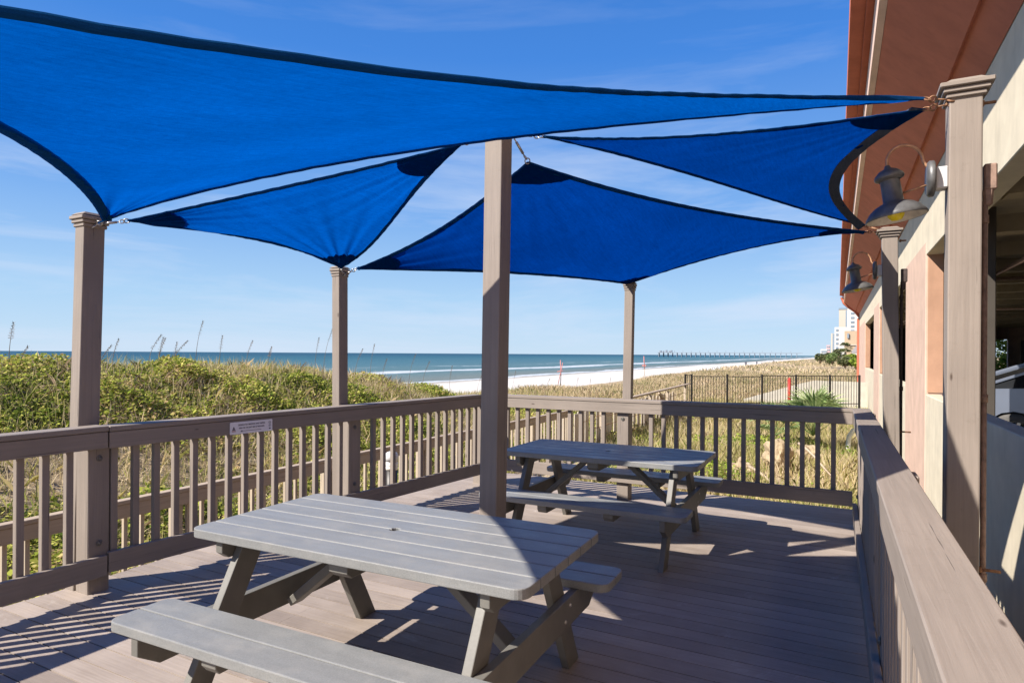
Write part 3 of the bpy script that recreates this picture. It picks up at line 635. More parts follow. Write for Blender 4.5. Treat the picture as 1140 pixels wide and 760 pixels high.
# ------------------------------------------------------------------ shade sails
def bez2(a_, c_, b_): a_, c_, b_ = map(np.array, (a_, c_, b_)); return cub(a_, a_ + (c_ - a_) * 2 / 3, b_ + (c_ - b_) * 2 / 3, b_)
def cub(a_, c1, c2, b_):
    a_, c1, c2, b_ = [np.array(q, float) for q in (a_, c1, c2, b_)]
    tt = np.linspace(0, 1, 200)[:, None]; P = a_ * (1 - tt) ** 3 + 3 * c1 * tt * (1 - tt) ** 2 + 3 * c2 * tt * tt * (1 - tt) + b_ * tt ** 3
    s_ = np.concatenate([[0], np.cumsum(np.linalg.norm(np.diff(P, axis=0), axis=1))]); Lg = s_[-1]; s_ = s_ / Lg
    f_ = lambda q: np.array([np.interp(q, s_, P[:, k]) for k in range(3)]); f_.L = Lg; return f_
def rev(f_):
    g_ = lambda q: f_(1 - q); g_.L = f_.L; return g_
def tri_patch(ab, ac, bc, n=40):
    a_, b_, c_ = ab(0), ab(1), ac(1); G = np.zeros((n + 1, n + 1, 3))
    for jv in range(n + 1):
        v_ = jv / n
        for iu in range(n + 1):
            u_ = iu / n
            G[jv, iu] = (1 - v_) * a_ + v_ * bc(u_) + (1 - u_) * ab(v_) + u_ * ac(v_) - ((1 - v_) * a_ + (1 - u_) * v_ * b_ + u_ * v_ * c_)
    return G
def quad_patch(e0, e1, e2, e3, n=44):
    """e0: p00->p10 (v=0), e2: p01->p11 (v=1), e3: p00->p01 (u=0), e1: p10->p11 (u=1)"""
    G = np.zeros((n + 1, n + 1, 3))
    for jv in range(n + 1):
        v_ = jv / n
        for iu in range(n + 1):
            u_ = iu / n
            G[jv, iu] = (1 - v_) * e0(u_) + v_ * e2(u_) + (1 - u_) * e3(v_) + u_ * e1(v_) - ((1 - u_) * (1 - v_) * e0(0) + u_ * (1 - v_) * e0(1) + (1 - u_) * v_ * e2(0) + u_ * v_ * e2(1))
    return G
def folds(G, corners, amp=0.010):
    P = G.copy()
    for ci, (c_, e1, e2) in enumerate(corners):
        c_ = np.array(c_); e1 = np.array(e1) - c_; e2 = np.array(e2) - c_; e1 /= np.linalg.norm(e1); e2 /= np.linalg.norm(e2)
        e2o = e2 - e1 * (e1 @ e2); e2o /= np.linalg.norm(e2o); D = G - c_; d_ = np.linalg.norm(D, axis=2)
        an = np.arctan2(D @ e2o, D @ e1); P[..., 2] += amp * np.exp(-d_ / 0.75) * np.minimum(1, d_ / 0.15) * (np.sin(an * 34 + ci) + 0.6 * np.sin(an * 57 + 2.1 * ci))
    rr_ = fbm(G[..., 0], G[..., 1], 3.0, 99); P[..., 2] += 0.0035 * rr_
    return P
def grid_obj(G, name, mat, parent):
    n1, n0 = G.shape[0], G.shape[1]; V = G.reshape(-1, 3)
    o = np.array(parent.location); i_, j_ = np.meshgrid(np.arange(n0 - 1), np.arange(n1 - 1)); a_ = (j_ * n0 + i_).ravel()
    return quads_mesh(name, V - o, np.stack([a_, a_ + 1, a_ + n0 + 1, a_ + n0], 1), mat, parent, smooth=True)
def hem(f_, cen, wd, mat, parent, taper=0):
    """webbing sleeve along an edge: a flat band with real thickness"""
    bm = bmesh.new(); n = 60; rows = []
    for k in range(n + 1):
        q = k / n; p = f_(q); tg = f_(min(1, q + .01)) - f_(max(0, q - .01)); tg /= np.linalg.norm(tg)
        iv = cen - p; iv -= tg * (iv @ tg); iv /= np.linalg.norm(iv); nr = np.cross(tg, iv)
        wq = wd * min(1.0, 0.15 + q * f_.L / taper) if taper else wd; wob = 0.0012 * math.sin(q * f_.L * 40) + 0.001 * math.sin(q * f_.L * 93)
        rows.append([bm.verts.new(Vector(p + iv * a_ + nr * (b_ + wob))) for a_, b_ in ((-0.008, -0.004), (wq, -0.0045), (wq, 0.0045), (-0.008, 0.004), (-0.013, 0.0))])
    for r0, r1 in zip(rows[:-1], rows[1:]):
        for k in range(5): bm.faces.new((r0[k], r0[(k + 1) % 5], r1[(k + 1) % 5], r1[k]))
    return build(bm, 'edge_hem', mat, parent, world=True)
def corner_patch(f1, f2, r1, r2, mat, parent):
    """f1,f2 edge curves leaving the corner; rounded doubling of cloth at the corner"""
    c_ = f1(0); G = []; n = 14
    for jv in range(n + 1):
        row = []
        for iu in range(n + 1):
            u_ = iu / n; v_ = jv / n; rr = v_
            A_ = f1(rr * r1 / f1.L); B_ = f2(rr * r2 / f2.L); p = A_ * (1 - u_) + B_ * u_
            p = p + (p - c_) * 0.22 * math.sin(math.pi * u_)
            row.append(p)
        G.append(row)
    G = np.array(G); nr = np.cross(f1(0.2) - c_, f2(0.2) - c_); nr /= np.linalg.norm(nr)
    V = np.concatenate([(G - nr * 0.007).reshape(-1, 3), (G + nr * 0.007).reshape(-1, 3)]) - np.array(parent.location)
    m_ = n + 1; i_, j_ = np.meshgrid(np.arange(n), np.arange(n)); a_ = (j_ * m_ + i_).ravel(); F = np.stack([a_, a_ + 1, a_ + m_ + 1, a_ + m_], 1)
    return quads_mesh('corner_patch', V, np.vstack([F, F + m_ * m_]), mat, parent, smooth=True)
def hardware(p, q, parent, ring=True, mat=None):
    """ring at the sail corner p, turnbuckle and eye to the post at q"""
    p = Vector(p); q = Vector(q); d_ = q - p; Ln = d_.length; z = d_.normalized(); x = z.orthogonal().normalized(); y = z.cross(x)
    bm = bmesh.new(); M_ = Matrix((z, x, y)).transposed().to_4x4()
    torus(bm, Matrix.Translation(p + z * 0.012) @ M_, 0.018, 0.004)
    M2 = Matrix((z, y, -x)).transposed().to_4x4(); torus(bm, Matrix.Translation(p + z * 0.04) @ M2, 0.016, 0.004)
    tube(bm, [p + z * 0.05, q], 0.0045, 8)
    if Ln > 0.14: tube(bm, [p + z * 0.07, p + z * min(0.16, Ln * 0.8)], 0.009, 8)
    torus(bm, Matrix.Translation(q) @ M_, 0.018, 0.005)
    build(bm, 'turnbuckle', mat or steel, parent, world=True)
def sail(name_label, corner0, mat, hemmat=None):
    t_ = empty('shade_sail', corner0); tag(t_, name_label, 'shade sail', 'blue shade sails over the deck'); return t_
P1 = [-4.375, 2.473, 2.44]; P4 = [0.352, 3.805, 2.872]; P7 = [-1.496, -0.205, 2.028]
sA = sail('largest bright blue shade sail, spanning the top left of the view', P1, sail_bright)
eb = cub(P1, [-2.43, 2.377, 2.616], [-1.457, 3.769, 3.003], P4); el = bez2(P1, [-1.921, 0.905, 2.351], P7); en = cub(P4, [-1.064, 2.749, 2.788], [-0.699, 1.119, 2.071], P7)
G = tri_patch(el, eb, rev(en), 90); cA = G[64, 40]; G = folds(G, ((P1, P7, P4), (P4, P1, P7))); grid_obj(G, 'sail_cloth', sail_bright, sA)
for f_, tp_ in ((rev(eb), 1.6), (el, 0), (en, 1.6)): hem(f_, cA, 0.045, hem_m, sA, tp_)
corner_patch(eb, el, 0.16, 0.16, hem_m, sA)
hardware(P4, (0.47, 3.86, 2.865), sA, mat=rust); hardware(P1, (-4.455, 2.45, 2.405), sA); hardware(P7, (-1.6, -0.4, 2.03), sA)
b1 = [-4.336, 2.612, 2.462]; bc = [-2.184, 3.439, 2.908]; b2 = [-4.166, 4.485, 2.361]
sB = sail('smaller bright blue triangular sail between the two left posts and the centre post', b1, sail_bright)
eu = cub(b1, [-3.503, 2.681, 2.525], [-2.8, 2.979, 2.666], bc); er = cub(bc, [-2.944, 3.757, 2.701], [-3.476, 4.289, 2.496], b2); ew = cub(b1, [-4.111, 3.223, 2.464], [-4.064, 3.849, 2.480], b2)
G = tri_patch(eu, ew, er, 90); cB = G[58, 45]; G = folds(G, ((b1, bc, b2), (bc, b1, b2), (b2, b1, bc)), 0.014); grid_obj(G, 'sail_cloth', sail_bright, sB)
for f_ in (eu, er, ew): hem(f_, cB, 0.026, hem_m, sB)
corner_patch(eu, ew, 0.36, 0.33, patch_m, sB); corner_patch(rev(eu), er, 0.42, 0.42, patch_m, sB); corner_patch(rev(er), rev(ew), 0.36, 0.3, patch_m, sB)
hardware(b1, (-4.46, 2.47, 2.42), sB); hardware(bc, (-2.02, 3.55, 2.99), sB); hardware(b2, (-4.2, 4.55, 2.31), sB)
c2 = [-4.062, 4.589, 2.358]; cc_ = [-1.874, 3.788, 2.845]; c5 = [0.177, 7.254, 2.811]; c6 = [-2.137, 6.839, 2.354]
sC = sail('wide blue four-cornered sail, tinted dark for its weaker light, stretching from the centre post to the back', c2, sail_dimmed)
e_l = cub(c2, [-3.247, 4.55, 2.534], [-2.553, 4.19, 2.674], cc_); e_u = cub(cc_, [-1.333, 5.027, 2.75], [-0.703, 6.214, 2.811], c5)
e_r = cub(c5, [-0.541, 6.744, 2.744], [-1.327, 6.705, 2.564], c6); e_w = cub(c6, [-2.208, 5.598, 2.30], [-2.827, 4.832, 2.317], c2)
G = quad_patch(e_l, e_u, rev(e_r), rev(e_w), 90); cC = G[45, 45]; G = folds(G, ((c2, cc_, c6), (cc_, c2, c5), (c5, cc_, c6), (c6, c5, c2))); grid_obj(G, 'sail_cloth', sail_dimmed, sC)
for f_ in (e_l, e_u, e_r, e_w): hem(f_, cC, 0.03, hem_m, sC)
corner_patch(e_l, rev(e_w), 0.4, 0.4, patch_m, sC); corner_patch(e_u, rev(e_l), 0.42, 0.3, patch_m, sC); corner_patch(e_r, rev(e_u), 0.45, 0.42, patch_m, sC); corner_patch(e_w, rev(e_r), 0.3, 0.3, patch_m, sC)
hardware(c2, (-4.2, 4.575, 2.31), sC); hardware(cc_, (-1.92, 3.62, 3.0), sC); hardware(c5, (0.33, 7.25, 2.79), sC, mat=rust); hardware(c6, (-2.11, 6.84, 2.30), sC, mat=rust)
dc = [-1.694, 3.626, 2.941]; d4 = [0.357, 3.854, 2.834]; d5 = [0.168, 7.204, 2.866]
sD = sail('narrow blue triangular sail at the right, tinted dark for its weaker light, with a deeply curved edge by the lamps', dc, sail_dimmed)
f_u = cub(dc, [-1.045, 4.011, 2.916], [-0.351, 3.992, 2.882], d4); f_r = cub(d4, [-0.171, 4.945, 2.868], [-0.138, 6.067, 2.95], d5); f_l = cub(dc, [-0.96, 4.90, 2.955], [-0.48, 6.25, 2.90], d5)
G = tri_patch(f_u, f_l, f_r, 90); cD = G[62, 45]; G = folds(G, ((dc, d4, d5), (d4, dc, d5), (d5, d4, dc)), 0.008); grid_obj(G, 'sail_cloth', sail_dimmed, sD)
hem(f_u, cD, 0.024, hem_m, sD); hem(f_r, cD, 0.065, hem_grey, sD); hem(f_l, cD, 0.022, hem_m, sD)
corner_patch(rev(f_u), f_r, 0.34, 0.3, patch_m, sD)
hardware(dc, (-1.93, 3.57, 2.975), sD); hardware(d4, (0.47, 3.88, 2.85), sD, mat=rust); hardware(d5, (0.33, 7.22, 2.80), sD, mat=rust)

# ------------------------------------------------------------------ wall lamps on the right posts
def barn_lamp(anchor, label):
    """anchor: point where the round canopy meets the post's left face"""
    t_ = empty('barn_lamp', anchor); tag(t_, label, 'lamp', 'gooseneck lamps on the right posts')
    bm = bmesh.new(); box(bm, (-0.028, 0, -0.005), (0.056, 0.085, 0.11), bev=0.006); build(bm, 'junction_box', greybox, t_)
    RY = Matrix.Rotation(R(-90), 4, 'Y')
    bm = bmesh.new(); lathe(bm, [(0.0, 0.0), (0.088, 0.0), (0.092, 0.006), (0.092, 0.022), (0.080, 0.034), (0.0, 0.036)], 36, Matrix.Translation((-0.057, 0, 0)) @ RY); build(bm, 'canopy', lampgrey, t_)
    hx = -0.222; z0 = -0.19
    tilt = Matrix.Translation((hx, 0, z0)) @ Matrix.Rotation(R(-9), 4, 'Y')
    bm = bmesh.new(); lathe(bm, [(0.143, 0.0), (0.146, 0.004), (0.138, 0.022), (0.118, 0.048), (0.090, 0.070), (0.060, 0.084), (0.048, 0.090), (0.046, 0.205), (0.048, 0.212)], 40, tilt); sh = build(bm, 'lamp_shade', lampgrey, t_)
    bm = bmesh.new(); lathe(bm, [(0.141, 0.001), (0.133, 0.019), (0.113, 0.044), (0.085, 0.065), (0.05, 0.078), (0.0, 0.080)], 40, tilt); build(bm, 'reflector', lampwhite, sh)
    bm = bmesh.new(); lathe(bm, [(0.0, -0.012), (0.024, -0.008), (0.040, 0.014), (0.040, 0.036), (0.02, 0.072)], 20, tilt); build(bm, 'bulb', bulb_m, sh)
    bm = bmesh.new(); lathe(bm, [(0.050, 0.205), (0.068, 0.214), (0.071, 0.222), (0.066, 0.236), (0.044, 0.258), (0.016, 0.272), (0.012, 0.286), (0.0, 0.288)], 32, tilt); build(bm, 'lamp_cap', lampgrey, t_)
    tp = tilt @ Vector((0, 0, 0.28)); bm = bmesh.new(); pts = []
    ctrl = [tp, tp + Vector((0.0, 0, 0.045)), tp + Vector((0.022, 0, 0.085)), tp + Vector((0.065, 0, 0.105)), tp + Vector((0.115, 0, 0.092)), tp + Vector((0.15, 0, 0.05)), tp + Vector((0.165, 0, 0.0)), Vector((-0.075, 0, 0.055)), Vector((-0.07, 0, 0.05))]
    for k in range(len(ctrl) - 1):
        p0_, p1_, p2_, p3_ = ctrl[max(k - 1, 0)], ctrl[k], ctrl[k + 1], ctrl[min(k + 2, len(ctrl) - 1)]
        for s_ in range(6):
            u_ = s_ / 6; pts.append(0.5 * ((2 * p1_) + (-p0_ + p2_) * u_ + (2 * p0_ - 5 * p1_ + 4 * p2_ - p3_) * u_ * u_ + (-p0_ + 3 * p1_ - 3 * p2_ + p3_) * u_ ** 3))
    pts.append(ctrl[-1]); tube(bm, pts, 0.0075, 10); build(bm, 'gooseneck', copper, t_)
    bm = bmesh.new(); tube(bm, [Vector((-0.09, 0, -0.03)), tilt @ Vector((0.045, 0, 0.125))], 0.005, 8); build(bm, 'stay_rod', copper, t_)
    return t_
l1 = barn_lamp((0.462, 3.90, 2.485), 'sunlit grey gooseneck lamp with a yellow bulb on the near right post')
l2 = copy_tree(l1); l2.location = (0.338, 7.27, 2.42); l2.rotation_euler = (0, 0, R(-4)); l2['label'] = 'dark shaded gooseneck lamp on the far right corner post'
def conduit(x, y, ztop, zbot, mt, label):
    t_ = empty('electrical_conduit', (x, y, zbot)); tag(t_, label, 'conduit', 'conduits running down the right posts')
    bm = bmesh.new(); box(bm, (x + 0.008, y, ztop - 0.06), (0.055, 0.05, 0.13), bev=0.006, ); box(bm, (x, y, ztop - 0.16), (0.035, 0.035, 0.09), bev=0.01, taper=(1.4, 1.2)); build(bm, 'conduit_body', mt, t_, world=True)
    bm = bmesh.new(); tube(bm, [(x - 0.012, y, ztop - 0.18), (x - 0.012, y, zbot)], 0.013, 10)
    for zz in np.arange(ztop - 0.25, zbot, -0.9): tube(bm, [(x - 0.012, y, zz), (x - 0.012, y, zz - 0.04)], 0.018, 10)
    build(bm, 'pipe', mt, t_, world=True)
rustpipe = simple('painted_rusty_pipe', (0.26, 0.17, 0.13), 0.65, 0.1, 0.3, 30, 0.3, 0.002)
conduit(0.635, 3.93, 2.53, -1.2, rustpipe, 'rusty brown conduit beside the near right post')
conduit(0.507, 7.29, 2.42, -1.2, simple('dark_painted_pipe', (0.07, 0.05, 0.045), 0.6, 0.1, 0.3, 30, 0.3, 0.002), 'dark conduit beside the far right corner post')

# ------------------------------------------------------------------ parking garage building on the right
bld = empty('parking_garage_building', (1.25, 0, -1.4), R(-(-0.49))); tag(bld, 'peach and cream stucco parking garage with a deep terracotta eave', 'building')
BZ0 = -1.4
def bp(bm, name, mt): return build(bm, name, mt, bld)
def lz(z): return z - BZ0
# piers: facade x from 0 inward to 0.24
piers = [(-6.5, -3.0, st_pink), (0.4, 2.9, st_pink), (12.07, 15.36, st_pink), (24.8, 28.3, st_pink), (37.2, 46.8, st_pink)]
for (ya, yb, mt) in piers:
    bm = bmesh.new(); box(bm, (0.12, (ya + yb) / 2, lz(1.0)), (0.24, yb - ya, 4.80), bev=0.01); o = bp(bm, 'facade_pier', mt); o['label'] = 'pale peach pier of the facade'
    # reveal lining in the orange tone on the side facing the near opening
    bm = bmesh.new(); box(bm, (0.135, ya - 0.012, lz(2.09)), (0.206, 0.02, 2.2), bev=0.002); bp(bm, 'reveal', st_orange)
for (ya, yb) in ((-3.0, 0.4), (2.9, 12.07), (15.36, 24.8), (28.3, 37.2)):
    bm = bmesh.new(); box(bm, (0.105, (ya + yb) / 2, lz(-0.22)), (0.19, yb - ya - 0.004, 2.36), bev=0.01); bp(bm, 'knee_wall', st_cream)
bm = bmesh.new(); box(bm, (0.12, 20.0, lz(3.84)), (0.226, 53.6, 1.30), bev=0.008); bp(bm, 'spandrel_beam', st_cream)
# cornice and sloped soffit as one extruded profile, (offset from the facade towards the deck, height)
def prof(name, pts, mt, y0=-7.0, y1=47.2):
    bm = bmesh.new(); prism(bm, pts, y0, y1, lambda p, tt: Vector((p[0], tt, p[1] - BZ0))); return bp(bm, name, mt)
prof('soffit', [(0.0, 4.285), (-0.21, 4.50), (-0.235, 4.475), (-0.83, 5.02), (-0.83, 5.30), (0.0, 5.30)], st_red)
prof('cornice_step', [(-0.833, 5.03), (-0.905, 5.05), (-0.905, 5.50), (-0.833, 5.50)], st_step)
prof('cornice_step', [(-0.908, 5.44), (-0.985, 5.44), (-0.985, 5.53), (-0.908, 5.53)], st_redb)
prof('cornice', [(-0.988, 5.50), (-1.14, 5.53), (-1.14, 5.95), (0.0, 5.95), (0.0, 5.305), (-0.83, 5.305), (-0.83, 5.54), (-0.988, 5.54)], st_redb)
# far end: corbel and red corner strip
bm = bmesh.new(); prism(bm, [(-1.10, 5.40), (-0.95, 5.0), (-0.70, 4.75), (-0.3, 4.45), (-0.05, 4.1), (0.0, 3.9), (0.0, 5.4)], 46.9, 47.6, lambda p, tt: Vector((p[0], tt, p[1] - BZ0))); bp(bm, 'corbel', st_redb)
bm = bmesh.new(); box(bm, (-0.06, 47.2, lz(1.3)), (0.12, 0.8, 5.4), bev=0.01); bp(bm, 'corner_pilaster', st_redb)
bm = bmesh.new(); box(bm, (3.5, 47.3, lz(2.2)), (7.0, 0.3, 7.2), bev=0.01); box(bm, (12.0, 47.3, lz(2.2)), (8.4, 0.3, 7.2), bev=0.01)
box(bm, (7.4, 47.3, lz(4.2)), (0.78, 0.29, 3.2), bev=0); box(bm, (7.4, 47.3, lz(-0.3)), (0.78, 0.29, 2.2), bev=0); bp(bm, 'end_wall', st_pink)
bm = bmesh.new(); box(bm, (8.2, 20, lz(0.02)), (15.8, 54, 0.2), bev=0); bp(bm, 'garage_floor', gfloor)
bm = bmesh.new(); box(bm, (8.25, 20, lz(3.62)), (15.9, 54, 0.3), bev=0)
for yy in np.arange(-4, 46, 2.45): box(bm, (8.2, yy, lz(3.36)), (15.8, 0.32, 0.24), bev=0)
bp(bm, 'ceiling', conc)
bm = bmesh.new()
for z_ in (3.05, 3.0): tube(bm, [(1.2, 8, lz(z_)), (1.2 + (z_ - 3.0) * 8, 44, lz(z_))], 0.03, 8)
tube(bm, [(0.5, 15.5, lz(3.1)), (15, 15.5, lz(3.1))], 0.04, 8); tube(bm, [(0.5, 22, lz(2.9)), (15, 22, lz(2.9))], 0.03, 8); bp(bm, 'ceiling_pipe', rustpipe)
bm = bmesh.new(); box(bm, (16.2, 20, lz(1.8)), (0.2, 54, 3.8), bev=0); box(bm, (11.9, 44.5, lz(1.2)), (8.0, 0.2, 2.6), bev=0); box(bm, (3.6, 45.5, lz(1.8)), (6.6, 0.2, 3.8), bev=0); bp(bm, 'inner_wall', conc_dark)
for yy, xx_ in ((10.2, 0.385),):
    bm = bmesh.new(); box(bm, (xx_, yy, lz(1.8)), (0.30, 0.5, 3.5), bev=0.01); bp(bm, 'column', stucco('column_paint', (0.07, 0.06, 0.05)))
bm = bmesh.new(); box(bm, (8.2, 20, lz(6.0)), (16.0, 54, 0.1), bev=0); bp(bm, 'roof', gfloor)
# bush seen through the garage's far opening
# ------------------------------------------------------------------ car in the garage
car_paint = simple('silver_blue_car_paint', (0.30, 0.34, 0.43), 0.28, 0.6, 0.03, 3, 0); glass_m = simple('dark_car_glass', (0.02, 0.022, 0.025), 0.06, 0, 0.05, 3, 0); tyre_m = simple('tyre_rubber', (0.10, 0.095, 0.09), 0.8, 0, 0.15, 20, 0.1); rim_m = simple('alloy_rim', (0.50, 0.50, 0.50), 0.3, 0.8, 0.05, 5, 0)
car = empty('parked_car', (1.42, 11.3, 0.12)); tag(car, 'silver blue car parked inside the garage, behind the knee wall', 'car')
# nose towards -X; side facing the camera is y=0
def car_body():
    bm = bmesh.new()
    prof_ = [(0.02, 0.42), (0.0, 0.58), (0.06, 0.74), (0.2, 0.90), (0.34, 0.98), (1.3, 1.02), (3.9, 1.04), (4.35, 1.0), (4.45, 0.8), (4.45, 0.42), (4.3, 0.26)]
    for cx_ in (3.55, 0.72):
        for k in range(9): a_ = R(180 - 22.5 * k) if True else 0; prof_.append((cx_ + 0.37 * -math.cos(a_), 0.30 + 0.37 * math.sin(a_))) 
    prof_.append((0.22, 0.26))
    prism(bm, prof_, 0, 1.78, lambda p, tt: Vector((p[0], tt, p[1])))
    return bm
build(car_body(), 'body', car_paint, car)
bm = bmesh.new(); cab = [(0.30, 0.98), (1.75, 1.55), (3.9, 1.6), (4.35, 1.05)]
v0 = [bm.verts.new((p[0], 0.06 if p[1] < 1.2 else 0.24, p[1])) for p in cab]; v1 = [bm.verts.new((p[0], 1.72 if p[1] < 1.2 else 1.54, p[1])) for p in cab]
bm.faces.new(v0[::-1]); bm.faces.new(v1)
for k in range(4): bm.faces.new((v0[k], v0[(k + 1) % 4], v1[(k + 1) % 4], v1[k]))
bmesh.ops.recalc_face_normals(bm, faces=bm.faces[:]); build(bm, 'window', glass_m, car)
bm = bmesh.new(); box(bm, (2.8, 0.89, 1.59), (2.2, 1.3, 0.04), bev=0.01)
for ya, yb in ((0.05, 0.235), (1.73, 1.545)): beam(bm, (0.30, ya, 0.995), (1.75, yb, 1.565), 0.03, 0.04, bev=0.005); beam(bm, (2.35, ya + (0.0), 1.05), (2.3, yb, 1.58), 0.03, 0.07, bev=0.005)
build(bm, 'roof', car_paint, car)
bm = bmesh.new(); box(bm, (0.14, 0.15, 0.74), (0.22, 0.22, 0.12), bev=0.03); build(bm, 'headlight', lampwhite, car)
bm = bmesh.new(); box(bm, (0.14, 1.63, 0.74), (0.22, 0.22, 0.12), bev=0.03); build(bm, 'headlight', lampwhite, car)
def wheel(x_, y_, s_):
    RX = Matrix.Translation((x_, y_, 0.315)) @ Matrix.Rotation(R(90), 4, 'X')
    bm = bmesh.new(); lathe(bm, [(0.215, -0.10), (0.30, -0.10), (0.328, -0.06), (0.335, 0), (0.328, 0.06), (0.30, 0.10), (0.215, 0.10)], 40, RX); w_ = build(bm, 'wheel', tyre_m, car)
    bm = bmesh.new(); lathe(bm, [(0.218, 0.095 * s_), (0.205, 0.08 * s_), (0.2, 0.02 * s_)], 32, RX); lathe(bm, [(0.0, 0.08 * s_), (0.05, 0.075 * s_), (0.05, 0.03 * s_)], 20, RX)
    for k in range(5):
        a_ = 2 * math.pi * k / 5; beam(bm, RX @ Vector((0.03 * math.cos(a_), 0.03 * math.sin(a_), 0.065 * s_)), RX @ Vector((0.21 * math.cos(a_), 0.21 * math.sin(a_), 0.075 * s_)), 0.05, 0.03, up=(0, 1, 0), bev=0.005)
    build(bm, 'rim', rim_m, w_)
for x_ in (0.72, 3.55): wheel(x_, 0.10, 1); wheel(x_, 1.68, -1)

# ------------------------------------------------------------------ boardwalk beside the deck
bw = empty('boardwalk_railing', (-5.6, -1.0, 0), R(90 + 0.4)); tag(bw, 'lower sunlit timber railing of the boardwalk left of the deck', 'railing')
bm = bmesh.new(); box(bm, (7.45, 0, 0.245), (14.9, 0.09, 0.035), bev=0.004); build(bm, 'cap_rail', walk_x, bw)
bm = bmesh.new(); box(bm, (7.45, -0.02, 0.165), (14.9, 0.036, 0.12), bev=0.003); build(bm, 'top_rail', walk_x, bw)
bm = bmesh.new(); box(bm, (7.45, -0.02, -0.58), (14.9, 0.036, 0.12), bev=0.003); build(bm, 'bottom_rail', walk_x, bw)
bm = bmesh.new(); box(bm, (0, 0.018, -0.19), (0.034, 0.034, 0.9), bev=0.002); bal0 = build(bm, 'baluster', walk_z, bw); bal0.location = (0.1, 0, 0)
for k in range(1, 97):
    c = bal0.copy(); col.objects.link(c); c.location = (0.1 + k * 0.153, 0, 0)
for o_ in [o for o in bpy.data.objects if o.name.startswith('baluster') and o.data == bal0.data]: o_.parent = bw
bm = bmesh.new(); box(bm, (0, 0.06, -0.4), (0.09, 0.09, 1.26), bev=0.004); p0_ = build(bm, 'post', walk_z, bw); p0_.location = (0.9, 0, 0)
for k in range(1, 8): c = p0_.copy(); col.objects.link(c); c.parent = bw; c.location = (0.9 + k * 2.0, 0, 0)
bm = bmesh.new()
for k in range(105): box(bm, (-5.05 , -1.0 + k * 0.143, -0.70), (0.95, 0.137, 0.03), bev=0)
tag(build(bm, 'boardwalk', walk_x), kind='structure')
bh = empty('boardwalk_handrail', (-5.68, 14.6, -1.0)); tag(bh, 'weathered wooden handrail with a diagonal brace, by the left end of the black fence', 'handrail')
bm = bmesh.new(); beam(bm, (-5.68, 14.6, 0.225), (-5.86, 27.4, 0.33), 0.14, 0.05); build(bm, 'top_rail', walk_x, bh, world=True)
for yy in (16, 18.5, 21, 23.5, 26.6):
    bm = bmesh.new(); xx_ = -5.68 - (yy - 14.6) * 0.014; box(bm, (xx_, yy, -0.45), (0.09, 0.09, 1.35), bev=0.004); build(bm, 'post', walk_z, bh, world=True)
bm = bmesh.new(); beam(bm, (-5.84, 22.4, 0.22), (-5.84, 24.2, -0.55), 0.06, 0.11); build(bm, 'brace', walk_x, bh, world=True)
bm = bmesh.new()
for zz in (-0.05, -0.35): tube(bm, [(-5.70, 15, zz), (-5.85, 26.6, zz + 0.05)], 0.008, 6)
build(bm, 'wire', rust, bh, world=True)
# pale sand fence panel behind the boardwalk
sp = empty('sand_fence', (-6.1, 14.4, -1.0)); tag(sp, 'pale slatted sand fence standing beyond the boardwalk railing', 'fence')
pale = painted_wood('bleached_slat', (0.62, 0.54, 0.45), 2)
bm = bmesh.new()
for k in range(34): box(bm, (-6.05 + 0.05 * math.sin(k), 14.3 + k * 0.33, -0.48), (0.02, 0.26, 1.12 + 0.05 * math.sin(k * 2.3)), bev=0)
build(bm, 'slat_panel', pale, sp, world=True)
bm = bmesh.new(); tube(bm, [(-6.03, 14.3, -0.2), (-6.03, 25.2, -0.2)], 0.006, 6); tube(bm, [(-6.03, 14.3, -0.75), (-6.03, 25.2, -0.75)], 0.006, 6); build(bm, 'wire', rust, sp, world=True)
# small bollard
bo = empty('bollard', (-5.12, 6.46, -0.68)); tag(bo, 'small bollard with grey domed top, white band and black base behind the left railing', 'bollard')
bm = bmesh.new(); lathe(bm, [(0.0, 0), (0.075, 0), (0.075, 0.76), (0.0, 0.76)], 24); build(bm, 'base', black_metal, bo)
bm = bmesh.new(); lathe(bm, [(0.0, 0.761), (0.08, 0.761), (0.082, 0.80), (0.078, 0.805), (0.082, 0.81), (0.082, 0.845), (0.078, 0.85), (0.08, 0.87), (0, 0.87)], 24); build(bm, 'band', pvc, bo)
bm = bmesh.new(); lathe(bm, [(0.0, 0.871), (0.085, 0.871), (0.088, 0.93), (0.07, 0.975), (0.04, 0.99), (0.0, 0.992)], 24); build(bm, 'dome', greybox, bo)

